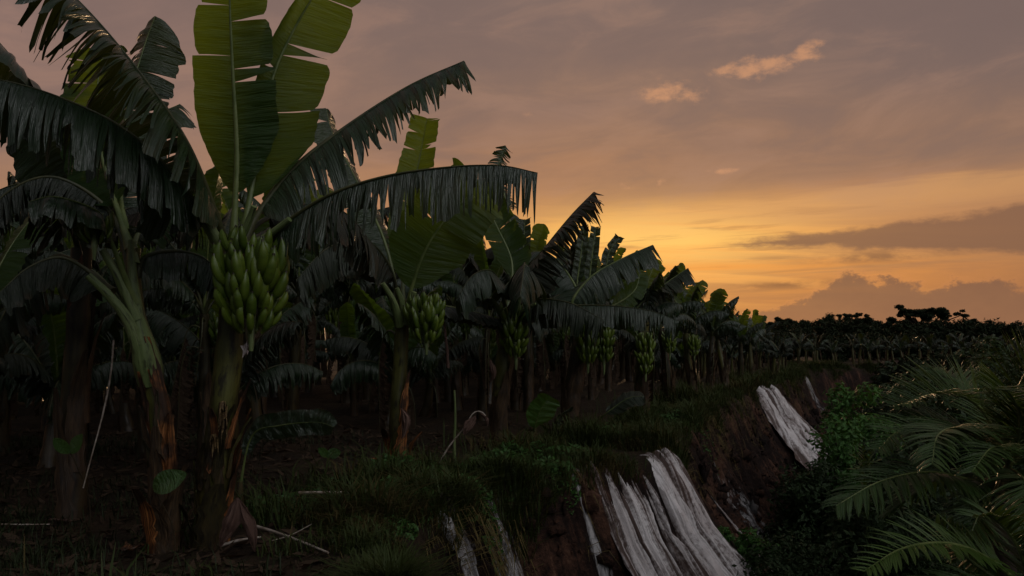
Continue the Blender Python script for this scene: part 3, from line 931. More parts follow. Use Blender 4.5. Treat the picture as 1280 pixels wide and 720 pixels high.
leaf(B, pp([(140, 365, 5.6), (112, 340, 5.7), (75, 322, 5.6), (35, 335, 5.5), (0, 365, 5.4)]), 0.26, pet=0.12, tatter=0.3, foldL=0.7, foldR=0.7, droop=0.6, seed=24, mat='leaf_old', rib='midrib_old', off=B0)
leaf(B, pp([(163, 330, 5.6), (135, 262, 5.8), (70, 222, 5.7), (10, 240, 5.6), (-40, 300, 5.5)]), 0.26, pet=0.2, tatter=0.9, foldL=0.9, foldR=0.9, droop=0.5, seed=25, mat='leaf_old', rib='midrib_old', off=B0)
leaf(B, pp([(165, 312, 5.55), (150, 240, 5.9), (158, 140, 6.2), (178, 65, 6.35), (194, 20, 6.4)]), 0.34, pet=0.2, tatter=0.75, foldL=0.5, foldR=0.3, droop=0.5, seed=26, mat='leaf', off=B0, nrm=(-0.2, -0.8, 0.5), gmix=0.4, sweep=0.2, tip=0.8)
leaf(B, pp([(163, 312, 5.5), (140, 240, 5.8), (125, 180, 6.0), (122, 110, 6.2), (130, 60, 6.3)]), 0.32, pet=0.25, tatter=0.05, foldL=0.1, foldR=0.1, droop=0.2, seed=27, mat='leaf_young', off=B0, nrm=(0, 1, 0.2), gmix=0.1, sweep=0.2)

# ---- plant C : far left, small bunch high up
C0 = foot(90, 640, 6.4)
Cp = tag(empty("banana_plant", C0), "shaded banana plant at the left with a small high bunch and a dangling pink bract", "banana plant")
sC, dC, rC = stem(Cp, [C0 + Vector((0, 0, -0.15)), P(92, 500, 6.5), P(98, 400, 6.5), P(103, 310, 6.5)], 0.115, 0.08, C0, 'stem_dark', 3, 32)
for k in range(4): sheath(Cp, dC, rC, 2 + 5 * k, 16 + 4 * k, -1.6 + 0.9 * k, 1.3, 0.08, C0, 40 + k, 'sheath_dark')
bunch(Cp, P(119, 284, 5.2), P(118, 306, 5.15), C0, hands=3, per=9, R=0.22, scale=0.56, seed=9)
def bract(parent, l, w, off, seed, name='bract', mat='bract'):
    d = catmull(pp(l) if len(l[0]) == 3 and not isinstance(l[0], Vector) else l, 12)
    rows = []; uvs = []
    for i, p in enumerate(d):
        v = i / 11; ww = w * (0.08 + 0.92 * min(1, v * 2.2) ** 0.7 * (1 - v ** 2.5)) * (1 + 0.25 * mnoise.noise(Vector((v * 7, seed, 1.0))))
        us = [-1 + 2 * q / 14 for q in range(15)]
        rows.append([p + Vector((u * ww + 0.25 * ww * mnoise.noise(Vector((v * 4, u * 2 + 7, seed))), abs(u) ** 1.3 * 1.0 * ww + 0.25 * ww * math.sin(u * 9 + seed) + 0.4 * ww * mnoise.noise(Vector((u * 3, v * 5, seed))), 0.5 * ww * mnoise.noise(Vector((v * 4, u * 3, seed + 5))))) for u in us])
        uvs.append([(u * 0.4 + 0.5, v * 0.7) for u in us])
    mb = MB(); mb.grid(rows, uvs); return mb.build(name, M[mat], parent, off)
bract(Cp, [(102, 318, 6.25), (92, 345, 6.2), (87, 368, 6.2), (84, 388, 6.2)], 0.05, C0, 1)
leaf(Cp, pp([(103, 312, 6.5), (100, 250, 6.4), (70, 160, 6.2), (25, 85, 6.0), (-40, 10, 5.9)]), 0.45, pet=0.2, tatter=0.45, foldL=0.6, foldR=0.6, droop=0.6, seed=31, mat='leaf', rib='midrib_old', off=C0, gmix=0.85)
leaf(Cp, pp([(100, 312, 6.5), (75, 260, 6.2), (30, 230, 5.9), (-30, 250, 5.7)]), 0.38, pet=0.2, tatter=0.9, foldL=0.9, foldR=0.9, droop=0.6, seed=32, mat='leaf_old', rib='midrib_old', off=C0)
leaf(Cp, pp([(98, 330, 6.4), (70, 320, 6.0), (30, 350, 5.7), (-10, 420, 5.6)]), 0.34, pet=0.2, tatter=0.85, foldL=0.9, foldR=0.9, droop=0.5, seed=33, mat='leaf_old', rib='midrib_old', off=C0)
leaf(Cp, pp([(108, 312, 6.5), (140, 270, 6.8), (190, 255, 7.2), (240, 280, 7.6)]), 0.38, pet=0.2, tatter=0.8, foldL=0.9, foldR=0.9, droop=0.6, seed=34, mat='leaf_old', rib='midrib_old', off=C0)
leaf(Cp, pp([(104, 312, 6.5), (110, 230, 6.8), (150, 165, 7.3), (225, 130, 7.8)]), 0.38, pet=0.2, tatter=0.5, foldL=0.5, foldR=0.5, droop=0.6, seed=35, mat='leaf', off=C0)

# ---- plant D : middle, slim green stem, bunch at its right
D0 = foot(497, 580, 9.0)
D = tag(empty("banana_plant", D0), "slim banana plant in the middle with a broad round glowing leaf above a side bunch", "banana plant")
sD, dD, rD = stem(D, [D0 + Vector((0, 0, -0.15)), P(498, 500, 9.0), P(502, 430, 9.0), P(504, 375, 9.0)], 0.115, 0.07, D0, 'stem', 4, 32)
for k, (i0, i1, a0, aw, fl) in enumerate([(8, 19, -0.5, 1.2, 0.03), (0, 9, -2.4, 1.6, 0.12), (2, 12, -1.2, 1.4, 0.05), (0, 8, 0.2, 1.5, 0.15)]):
    sheath(D, dD, rD, i0, i1, a0, aw, fl, D0, 60 + k)
for k, (l, rr) in enumerate([([(500, 408, 8.9), (492, 378, 8.8), (478, 354, 8.7)], 0.038), ([(504, 405, 8.9), (503, 380, 8.85), (496, 360, 8.8)], 0.032), ([(507, 405, 8.9), (513, 385, 8.85), (518, 365, 8.8)], 0.036)]):
    mb = MB(); tube(mb, catmull(pp(l), 9), [rr * (1.35 - 0.07 * i) for i in range(9)], 9, squash=0.8, seed=k)
    mb.build("petiole", M['neck'], D, D0)
leaf(D, pp([(507, 390, 8.9), (514, 362, 8.85), (526, 325, 8.8), (545, 290, 8.75), (572, 258, 8.7), (600, 232, 8.7)]), 0.50, pet=0.18, tatter=0, foldL=0.05, foldR=0.1, droop=0.25, seed=41, mat='leaf_young', off=D0, nrm=(-0.25, 0.9, 0.1), gmix=0.1, sweep=0.2, rip=[0.55], base_taper=0.3)
leaf(D, pp([(503, 385, 9.0), (505, 330, 9.3), (515, 250, 9.6), (526, 190, 9.7), (534, 148, 9.7)]), 0.26, pet=0.25, tatter=0.3, foldL=0.2, foldR=0.2, droop=0.3, seed=42, mat='leaf_young', off=D0, nrm=(0.1, 1, 0.1), gmix=0.1, sweep=0.25, tip=0.97)
leaf(D, pp([(502, 385, 9.0), (485, 330, 9.0), (455, 300, 8.8), (410, 310, 8.6), (370, 350, 8.4)]), 0.42, pet=0.2, tatter=0.85, foldL=0.9, foldR=0.9, droop=0.6, seed=43, mat='leaf_old', rib='midrib_old', off=D0)
leaf(D, pp([(500, 385, 9.0), (480, 300, 9.3), (440, 215, 9.7), (415, 165, 9.9), (408, 136, 10.0)]), 0.30, pet=0.2, tatter=0.4, foldL=0.4, foldR=0.3, droop=0.4, seed=45, mat='leaf', off=D0, gmix=0.4, tip=0.97)
leaf(D, pp([(508, 390, 9.1), (545, 382, 9.5), (585, 388, 9.9), (630, 400, 10.2)]), 0.26, pet=0.25, tatter=0.1, foldL=0.5, foldR=0.5, droop=0.4, seed=46, mat='leaf_old', off=D0)
hang_leaf(D, P(498, 420, 9), 1.1, 0.17, 2.5, D0, 471)
bunch(D, P(531, 384, 8.8), P(533, 432, 8.7), D0, hands=5, per=13, R=0.22, scale=0.98, seed=12)
bract(D, [(502, 510, 8.75), (506, 520, 8.7), (507, 530, 8.7), (503, 548, 8.72)], 0.06, D0, 2)

# ---- plant E
E0 = foot(625, 575, 10.4)
Ee = tag(empty("banana_plant", E0), "banana plant with a bunch at its neck and a saw-edged leaf rising to the right", "banana plant")
sE, dE, rE = stem(Ee, [E0 + Vector((0, 0, -0.15)), P(625, 500, 10.4), P(630, 440, 10.4), P(636, 385, 10.4)], 0.125, 0.085, E0, 'stem', 5, 32)
for k in range(3): sheath(Ee, dE, rE, 1 + 5 * k, 13 + 5 * k, -2.2 + 0.8 * k, 1.6, 0.06, E0, 80 + k, 'sheath_dark')
leaf(Ee, pp([(638, 388, 10.0), (655, 345, 9.9), (685, 305, 9.8), (715, 268, 9.8), (742, 240, 9.8)]), 0.52, pet=0.14, tatter=0.97, foldL=0.5, foldR=0.4, droop=0.4, seed=51, mat='leaf_old', rib='midrib_old', off=E0, gmix=0.6, sweep=0.35, tear=0.55)
leaf(Ee, pp([(634, 388, 10.4), (640, 330, 10.7), (622, 285, 10.9), (606, 252, 11.0), (600, 225, 11)]), 0.30, pet=0.25, tatter=0.05, foldL=0.2, foldR=0.2, droop=0.3, seed=52, mat='leaf_young', off=E0, nrm=(-0.1, 1, 0.2), gmix=0.1)
leaf(Ee, pp([(632, 388, 10.3), (625, 355, 10.0), (612, 338, 9.7), (590, 345, 9.5), (570, 375, 9.4)]), 0.38, pet=0.18, tatter=0.7, foldL=0.8, foldR=0.8, droop=0.6, seed=53, mat='leaf', rib='midrib_old', off=E0)
leaf(Ee, pp([(636, 388, 10.3), (650, 350, 9.9), (655, 330, 9.6), (655, 335, 9.3), (650, 370, 9.0)]), 0.46, pet=0.25, tatter=0.6, foldL=0.7, foldR=0.7, droop=0.7, seed=54, mat='leaf', rib='midrib_old', off=E0)
leaf(Ee, pp([(634, 388, 10.4), (645, 330, 10.8), (632, 250, 11.3), (622, 215, 11.5), (632, 182, 11.6)]), 0.2, pet=0.2, tatter=0.97, foldL=0.5, foldR=0.5, droop=0.5, seed=55, mat='leaf', off=E0, tip=0.98)
leaf(Ee, pp([(636, 388, 10.4), (650, 345, 10.8), (655, 300, 11.0), (656, 274, 11.1)]), 0.12, pet=0.4, tatter=0.0, foldL=0.2, foldR=0.2, droop=0.3, seed=56, mat='leaf', off=E0, nrm=(0.2, 1, 0), gmix=0.1, tip=0.98)
leaf(Ee, pp([(638, 390, 10.4), (665, 375, 10.1), (710, 378, 9.9), (755, 400, 9.7)]), 0.42, pet=0.15, tatter=0.85, foldL=0.9, foldR=0.9, droop=0.6, seed=57, mat='leaf_old', rib='midrib_old', off=E0)
for k, l in enumerate([[(630, 400, 10.2), (622, 385, 10.1), (614, 372, 10.0)], [(640, 398, 10.2), (646, 385, 10.1), (650, 372, 10.1)], [(642, 400, 10.2), (655, 388, 10.1), (670, 380, 10.0)]]):
    mb = MB(); tube(mb, catmull(pp(l), 9), [0.034 * (1.3 - 0.07 * i) for i in range(9)], 9, squash=0.8, seed=k); mb.build("petiole", M['neck'], Ee, E0)
bunch(Ee, P(640, 396, 10.15), P(645, 452, 10.1), E0, hands=6, per=11, R=0.18, scale=0.95, seed=14)
bract(Ee, [(612, 448, 10.1), (615, 458, 10.05), (617, 470, 10.05), (613, 478, 10.1)], 0.045, E0, 3)

# ---- plant F : two bunches
F0 = foot(712, 555, 12.0)
Fp = tag(empty("banana_plant", F0), "banana plant carrying two crowded bunches, with a long leaf reaching toward the glow", "banana plant")
sF, dF, rF = stem(Fp, [F0 + Vector((0, 0, -0.15)), P(716, 490, 12), P(725, 430, 12), P(735, 385, 12)], 0.16, 0.09, F0, 'stem_dark', 6, 30)
for k in range(3): sheath(Fp, dF, rF, 1 + 5 * k, 13 + 5 * k, -2.2 + 0.8 * k, 1.6, 0.08, F0, 90 + k, 'sheath_dark')
bunch(Fp, P(733, 408, 11.7), P(735, 458, 11.6), F0, hands=6, per=11, R=0.18, scale=0.95, seed=15)
bunch(Fp, P(754, 412, 11.9), P(755, 460, 11.8), F0, hands=5, per=11, R=0.16, scale=0.85, seed=16)
leaf(Fp, pp([(730, 395, 12), (715, 378, 11.9), (740, 345, 12), (780, 322, 12.1), (816, 306, 12.2)]), 0.46, pet=0.15, tatter=0.75, foldL=0.8, foldR=0.8, droop=0.5, seed=61, mat='leaf', off=F0, gmix=0.8)
leaf(Fp, pp([(730, 392, 12), (705, 383, 11.5), (760, 382, 11.2), (810, 388, 11), (850, 402, 10.9)]), 0.36, pet=0.15, tatter=0.85, foldL=0.9, foldR=0.9, droop=0.5, seed=62, mat='leaf', rib='midrib_old', off=F0)
for k, (x0, x1, y1) in enumerate([(726, 730, 282), (740, 745, 284), (760, 774, 296)]):
    leaf(Fp, pp([(735, 388, 12), (x0 - 4, 360, 12.3), (x0, 320, 12.4), (x1, y1, 12.5)]), 0.11, pet=0.35, tatter=0.0, foldL=0.2, foldR=0.2, droop=0.2, seed=63 + k, mat='leaf', off=F0, nrm=(0.1, 1, 0), gmix=0.1, tip=0.98)
leaf(Fp, pp([(738, 390, 12), (770, 380, 12.5), (795, 360, 13), (800, 330, 13.2), (803, 318, 13.3)]), 0.2, pet=0.3, tatter=0.0, foldL=0.1, foldR=0.1, droop=0.2, seed=67, mat='leaf_young', off=F0, nrm=(0.1, 1, 0), gmix=0.1)
leaf(Fp, pp([(732, 390, 12), (715, 350, 12.2), (690, 320, 12.5), (665, 315, 12.8), (640, 330, 13)]), 0.42, pet=0.2, tatter=0.7, foldL=0.7, foldR=0.7, droop=0.5, seed=68, mat='leaf', off=F0)
leaf(Fp, pp([(732, 390, 12), (715, 380, 11.6), (690, 385, 11.2), (665, 405, 11)]), 0.36, pet=0.2, tatter=0.8, foldL=0.8, foldR=0.8, droop=0.6, seed=69, mat='leaf_old', rib='midrib_old', off=F0)

# ---- plant G
G0 = foot(803, 530, 14.4)
Gp = tag(empty("banana_plant", G0), "banana plant with one long narrow bunch standing at the grassy lip of the bank", "banana plant")
sG, dG, rG = stem(Gp, [G0 + Vector((0, 0, -0.15)), P(802, 480, 14.4), P(803, 440, 14.4), P(805, 402, 14.4)], 0.16, 0.09, G0, 'stem', 7, 30)
for k in range(2): sheath(Gp, dG, rG, 1 + 5 * k, 13 + 5 * k, -2.2 + 0.8 * k, 1.6, 0.08, G0, 100 + k, 'sheath_dark')
bunch(Gp, P(806, 425, 14.1), P(807, 470, 14), G0, hands=6, per=10, R=0.16, scale=0.9, seed=17)
leaf(Gp, pp([(805, 405, 14.4), (795, 388, 14.3), (815, 368, 14.4), (838, 350, 14.5), (860, 335, 14.6)]), 0.42, pet=0.15, tatter=0.8, foldL=0.8, foldR=0.8, droop=0.5, seed=71, mat='leaf_old', off=G0, gmix=0.8)
generic_leaves(Gp, P(805, 402, 14.4), G0, 72, 7, 1.2, 0.28, dead=1)

# ---- further front row, each with its own leaves
def room(x, y):
    """how tall a plant may stand here: the rows get lower away from the tall front plants"""
    px = 640 + F * x / y
    ya = float(np.interp(px, [0, 540, 640, 750, 820, 870, 935, 1110], [225, 250, 285, 315, 335, 362, 402, 413]))
    return 1.6 + (405 - ya) / F * y - gz(x, y)
ROW = [(838, 515, 17.0, True, "banana plant with a small bunch, next behind the one at the grassy lip"),
       (868, 508, 19.2, True, "banana plant in the middle of the receding row, level with the dark bank"),
       (886, 498, 21.2, False, "fruitless banana plant in the receding row before the bend of the bank"),
       (908, 492, 23.6, False, "banana plant in the receding row where it meets the far grass"),
       (926, 484, 26.4, False, "banana plant near the end of the front row, left of the far white sheet"),
       (940, 476, 30.0, False, "last banana plant of the front row, at the bend above the far white sheet")]
for k, (px, py, d, fr_, lab) in enumerate(ROW):
    g0 = foot(px, py, d)
    hh_ = room(g0.x, g0.y) * 1.04; root, neck, dd, rr_ = generic_plant(g0, 200 + k, hh_ * 0.56, lab, "banana plants of the front row", leafn=9, length=hh_ * 0.52, W=0.26, dead=2, mat='stem' if k % 2 else 'stem_dark')
    if fr_:
        q = neck + Vector((0.12, -0.25, -0.15)); bunch(root, q, q + Vector((0.02, -0.03, -0.4)), g0, hands=5, per=10, R=0.17, scale=0.8, seed=300 + k, single=True)

# ---- shaded plants behind the front row (copied)
protos = []
for k in range(5):
    fr_ = k in (1, 3)
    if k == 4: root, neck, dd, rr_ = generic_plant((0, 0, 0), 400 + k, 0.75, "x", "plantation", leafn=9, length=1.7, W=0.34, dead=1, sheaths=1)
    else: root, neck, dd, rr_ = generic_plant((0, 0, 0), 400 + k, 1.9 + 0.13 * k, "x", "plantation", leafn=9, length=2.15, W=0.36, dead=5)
    if fr_:
        q = neck + Vector((0.15, -0.2, -0.15)); bunch(root, q, q + Vector((0.02, -0.02, -0.5)), Vector((0, 0, 0)), hands=5, per=9, R=0.17, scale=0.9, seed=500 + k, single=True)
    protos.append(root)
spots = []
rr_ = random.Random(5)
front = [A0, B0, Cp.location, D0, E0, F0, G0]
for y0 in np.arange(6.6, 44, 1.55):
    xl = -0.72 * y0 - 2.0
    for x0 in np.arange(xl, 14, 1.55):
        x = x0 + rr_.uniform(-0.5, 0.5); y = y0 + rr_.uniform(-0.5, 0.5)
        T_, S_ = edge_coords([x], [y])
        if S_[0] > -2.7: continue
        if y > 26 and S_[0] < -16: continue        # wholly behind the nearer rows
        if any((Vector((x, y, 0)) - Vector((f.x, f.y, 0))).length < 1.15 for f in front): continue
        if (Vector((x, y, 0)) - Vector((D0.x + 0.4, D0.y + 1.7, 0))).length < 1.9: continue
        # keep the sight line in front of the hero stems open
        if y < 7.4 and x > -4.2: continue
        spots.append((x, y))
used = set()
for k, (x, y) in enumerate(spots):
    pr = (0, 4, 1, 2, 4, 3)[k % 6]
    if y < 7.4 and pr == 4: pr = 0
    if pr in used: o = copy_tree(protos[pr])
    else: o = protos[pr]; used.add(pr)
    o.location = (x, y, gz(x, y)); o.rotation_euler = (0, 0, rr_.random() * 6.28)
    s_ = rr_.uniform(0.88, 1.12)
    if k % 7 == 2 and y > 7.5: s_ = rr_.uniform(0.55, 0.72)      # a younger, lower plant
    s_ = min(s_, room(x, y) / (2.3 if pr == 4 else 3.9) * rr_.uniform(0.85, 1.05))
    o.scale = (s_, s_, s_ * rr_.uniform(0.93, 1.07))
    tag(o, "dark ragged banana plant standing in the shade behind the front row of the plantation", "banana plant", "shaded banana plants behind the front row")

# ---- far bank plants (copies, small)
fp = []
for k in range(4):
    root, neck, dd, rr2 = generic_plant((0, 0, 0), 600 + k, 1.5, "x", "far", leafn=7, length=1.35, W=0.28, dead=1, sheaths=0, mat='stem', young=False)
    fp.append(root)
used = set(); k = 0
for i in range(64):
    tt = t_at(9.5, 27.5) + i * 0.55 + rr_.uniform(-0.25, 0.25)
    row = 0.7 + (i % 4) * 1.3 + rr_.uniform(-0.3, 0.3)
    p, n = edge_point(tt)
    x, y = p - n * row
    pr = k % 4; k += 1
    if pr in used: o = copy_tree(fp[pr])
    else: o = fp[pr]; used.add(pr)
    o.location = (x, y, gz(x, y)); o.rotation_euler = (0, 0, rr_.random() * 6.28)
    s_ = rr_.uniform(0.48, 0.66); o.scale = (s_ * 1.1, s_ * 1.1, s_)
    tag(o, "small banana plant in the distant line along the top of the far bank", "banana plant", "small banana plants along the far bank")

# ------------------------------------------------------------------ leaf clouds: bushes and trees
def leaf_cloud(centers, n, size, seed, jag=0.35, flat=1.0):
    """many small leaf faces scattered through lumpy clumps; returns arrays"""
    r = np.random.RandomState(seed)
    C = np.array([c[:3] for c in centers]); R_ = np.array([c[3] for c in centers])
    w = R_ ** 2; w = w / w.sum()
    k = r.choice(len(C), n, p=w)
    d = r.normal(size=(n, 3)); d /= np.linalg.norm(d, axis=1)[:, None]
    rad = R_[k] * (r.uniform(0.35, 1.0, n) ** 0.5) * (1 + jag * (r.uniform(size=n) - 0.5))
    pos = C[k] + d * rad[:, None] * np.array([1, 1, flat])
    nrm = d + r.normal(size=(n, 3)) * 0.6 + np.array([0, 0, 0.5]); nrm /= np.linalg.norm(nrm, axis=1)[:, None]
    tg = np.cross(nrm, r.normal(size=(n, 3))); tg /= np.linalg.norm(tg, axis=1)[:, None] + 1e-9
    bt = np.cross(nrm, tg)
    sz = size * r.uniform(0.6, 1.35, n)[:, None]
    a = pos - tg * sz; b = pos + bt * sz * 0.42 - nrm * sz * 0.1; c = pos + tg * sz; e = pos - bt * sz * 0.42 - nrm * sz * 0.1
    V = np.stack([a, b, c, e], 1).reshape(-1, 3)
    Fq = np.arange(n * 4).reshape(n, 4)
    uv = np.tile(np.array([[0, 0.5], [0.05, 0.1], [0.1, 0.5], [0.05, 0.9]]), (n, 1)) + np.repeat(r.uniform(0, 3, (n, 1)), 4, 0) * np.array([1, 0])
    return V, Fq, uv

def lumps(c, rx, ry, rz, n, seed, r0=0.35):
    r = random.Random(seed); out = []
    for i in range(n):
        a = r.random() * 6.28; e = math.asin(r.uniform(-0.85, 1)); q = r.uniform(0.35, 0.95)
        out.append((c[0] + rx * q * math.cos(a) * math.cos(e), c[1] + ry * q * math.sin(a) * math.cos(e), c[2] + rz * q * math.sin(e), r0 * min(rx, rz) * r.uniform(0.6, 1.2)))
    return out

def tree(name, base, crown_c, rx, rz, n, size, seed, mat, label, cat, group=None, lump=14, flat=1.0, r0=0.4, trunk_r=0.06, limbs=4):
    base = Vector(base); root = empty(name, base); tag(root, label, cat, group)
    L_ = lumps(crown_c, rx, rx, rz, lump, seed, r0)
    V, Fq, uv = leaf_cloud(L_, n, size, seed, flat=flat)
    o = np_obj("crown", V - np.array(base), Fq, M[mat], uv, root)
    mb = MB(); c = Vector(crown_c)
    tube(mb, catmull([base + Vector((0, 0, -0.2)), base.lerp(c, 0.5) + Vector((trunk_r, 0, 0)), c], 10), [trunk_r * (1.4 - 0.09 * i) for i in range(10)], 8, wob=0.15, seed=seed)
    r = random.Random(seed)
    for i in range(limbs):
        l = L_[r.randrange(len(L_))]
        st_ = base.lerp(c, r.uniform(0.45, 0.85))
        tube(mb, catmull([st_, st_.lerp(Vector(l[:3]), 0.5) + Vector((0, 0, 0.1 * rz)), Vector(l[:3])], 7), [trunk_r * (0.6 - 0.07 * i) for i in range(7)], 6)
    mb.build("trunk", M['bark'], root, base)
    return root

# bushes on the valley slope
def bush(px, py, d, rx, rz, n, size, seed, mat, label, hgt=None, lump=16):
    c = P(px, py, d); b = Vector((c.x, c.y, gz(c.x, c.y)))
    top = c.z + rz; zb = b.z - 0.1
    c2 = Vector((c.x, c.y, (top + zb) / 2)); rz2 = max(rz, (top - zb) / 2)
    return tree("bush", b, c2, rx, rz2, int(n * max(1, rz2 / rz) ** 0.8), size, seed, mat, label, "bush", lump=int(lump * max(1, rz2 / rz) * 1.6), trunk_r=0.05, r0=0.42)
bush(1068, 525, 15.0, 0.85, 0.75, 9000, 0.06, 1, 'bush', "bright green rounded bush right of the far white sheet")
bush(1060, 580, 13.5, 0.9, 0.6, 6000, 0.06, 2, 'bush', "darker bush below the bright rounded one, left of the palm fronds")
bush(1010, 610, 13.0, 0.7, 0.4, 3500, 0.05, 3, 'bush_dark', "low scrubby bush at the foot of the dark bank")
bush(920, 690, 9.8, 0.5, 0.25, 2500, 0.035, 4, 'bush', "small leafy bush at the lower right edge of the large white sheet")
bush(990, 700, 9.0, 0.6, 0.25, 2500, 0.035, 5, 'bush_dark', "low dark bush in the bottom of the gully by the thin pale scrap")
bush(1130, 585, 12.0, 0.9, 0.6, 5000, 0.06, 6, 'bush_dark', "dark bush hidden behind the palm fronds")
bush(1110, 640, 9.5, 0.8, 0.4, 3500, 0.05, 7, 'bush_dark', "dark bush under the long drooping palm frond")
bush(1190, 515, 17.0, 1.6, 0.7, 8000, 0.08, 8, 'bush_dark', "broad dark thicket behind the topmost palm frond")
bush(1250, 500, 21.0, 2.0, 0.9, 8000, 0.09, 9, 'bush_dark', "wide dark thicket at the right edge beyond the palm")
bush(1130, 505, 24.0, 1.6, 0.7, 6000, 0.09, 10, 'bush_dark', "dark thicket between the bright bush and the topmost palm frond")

# far woodland: trees on the valley floor and beyond
rr_ = random.Random(17)
k = 0
for (px, py, d, rx, rz) in [(1125, 488, 38, 1.9, 1.4), (1160, 480, 36, 2.2, 1.4), (1205, 486, 34, 2.0, 1.4), (1245, 476, 38, 2.4, 1.5), (1285, 478, 33, 2.2, 1.5), (1180, 450, 55, 3.0, 1.4), (1230, 449, 60, 3.2, 1.5), (1275, 451, 58, 3.2, 1.5), (1135, 451, 62, 3.0, 1.3), (1320, 452, 50, 3, 1.5)]:
    c = P(px, py, d); b = Vector((c.x, c.y, gz(c.x, c.y)))
    tree("tree", b, c, rx, rz, 5000, 0.16 if d < 45 else 0.22, 100 + k, 'tree' if k % 3 else 'bush_dark', "dark tree in the woodland across the valley at the right", "tree", "dark woodland trees across the valley", lump=16, trunk_r=0.12, r0=0.45); k += 1
for i in range(42):
    px = 905 + i * 9.6 + rr_.uniform(-5, 5); d = rr_.uniform(75, 120)
    top = 403.5 + rr_.uniform(-4, 3)
    rz = rr_.uniform(1.0, 1.9); rx = rr_.uniform(2.2, 3.8)
    c = P(px, top, d) - Vector((0, 0, rz * 1.1)); b = Vector((c.x, c.y, gz(c.x, c.y)))
    tree("tree", b, c, rx * 1.3, rz, 3500, 0.2, 150 + i, 'tree', "dark tree in the low skyline along the horizon", "tree", "trees of the low skyline", lump=22, trunk_r=0.15, r0=0.5, limbs=2)
for i in range(26):
    px = 790 + i * 14.5 + rr_.uniform(-5, 5); d = 44 + 0.6 * i + rr_.uniform(-3, 3)
    if px < 960: d = 52 + rr_.uniform(-4, 6)
    rz = rr_.uniform(0.75, 1.1); c = P(px, 433, d); b = Vector((c.x, c.y, gz(c.x, c.y)))
    if float(edge_coords([c.x], [c.y])[1][0]) > -2.5: continue
    c = b + Vector((0, 0, rz * 0.95))
    tree("shrub", b, c, 1.2, rz, 2600, 0.12, 1200 + i, 'tree', "dark shrub in the thicket behind the far bank banana plants", "shrub", "dark shrubs behind the far bank plants", lump=18, trunk_r=0.05, r0=0.5, limbs=2)
# skyline trees one can tell apart
def sky_tree(px, ytop, ybot, w, d, n, label, seed, layers=None, flat=0.6, size=0.2):
    c0 = P(px, ybot, d); b = Vector((c0.x, c0.y, gz(c0.x, c0.y)))
    root = empty("tree", b); tag(root, label, "tree")
    sc = d / F; r = random.Random(seed)
    cl = []
    fine = []
    for (ox, oy, rr2) in layers:
        q = P(px + ox, oy, d); cl.append((q.x, q.y + r.uniform(-1, 1) * w * sc * 0.3, q.z, rr2 * sc))
        for _ in range(7):
            e_ = rr2 * sc
            fine.append((q.x + r.gauss(0, 0.75) * e_, cl[-1][1] + r.gauss(0, 0.8) * e_, q.z + r.gauss(0, 0.38) * e_ * (1.4 if flat > 0.7 else 1), e_ * r.uniform(0.35, 0.8)))
    V, Fq, uv = leaf_cloud(fine, int(n * 3), size * 0.7, seed, jag=1.2, flat=flat)
    np_obj("crown", V - np.array(b), Fq, M['tree'], uv, root)
    mb = MB(); fk = P(px, ybot - 2, d)
    tube(mb, [b + Vector((0, 0, -.3)), b.lerp(fk, 0.5), fk], [0.32, 0.26, 0.22], 8)
    for q in cl:
        tube(mb, catmull([fk + Vector((0, 0, -0.6)), fk.lerp(Vector(q[:3]), 0.55) + Vector((0, 0, -0.15)), Vector(q[:3])], 7), [0.16 - 0.018 * i for i in range(7)], 6)
    mb.build("trunk", M['bark'], root, b)
sky_tree(1152, 386, 412, 80, 110, 9000, "wide umbrella-shaped tree standing alone above the horizon", 1,
         [(-34, 394, 6), (-26, 390, 6), (-30, 400, 5), (-16, 393, 6.5), (-6, 390, 6), (4, 391, 6), (13, 389, 6), (20, 393, 5.5), (30, 391, 5.5), (38, 394, 4.5), (44, 397, 3.5), (-2, 397, 6), (-8, 404, 7), (24, 398, 4), (-20, 405, 5), (8, 406, 6)], 0.45, 0.24)
sky_tree(1038, 395, 412, 18, 100, 4000, "dense round-topped tree on the skyline", 2, [(0, 402, 7), (-2, 408, 8), (3, 407, 8), (0, 412, 9)], 0.9, 0.2)
sky_tree(1061, 392, 412, 24, 105, 2500, "thin flat-topped tree on the skyline right of the round-topped one", 3, [(-8, 399, 4), (-2, 397, 4), (6, 396, 3.5), (9, 393, 2.5), (0, 406, 7), (8, 408, 7)], 0.5, 0.2)
sky_tree(1083, 395, 412, 20, 100, 3000, "pointed bushy tree on the skyline between flat-topped and umbrella trees", 4, [(-2, 399, 3.5), (-4, 404, 5), (3, 405, 5), (9, 407, 4.5), (0, 410, 8)], 0.8, 0.2)
sky_tree(1216, 405, 412, 16, 120, 2200, "small tree crown on the skyline near the right edge", 5, [(0, 402, 3.5), (-5, 404, 3.5), (5, 404, 3.5), (0, 408, 5)], 0.6, 0.2)
sky_tree(980, 405, 412, 50, 110, 4000, "broad low tree on the skyline just beyond the banana row", 6, [(-16, 405, 4.5), (-8, 403, 5), (0, 404, 5), (8, 405, 4), (18, 406, 3), (-4, 409, 7)], 0.6, 0.22)

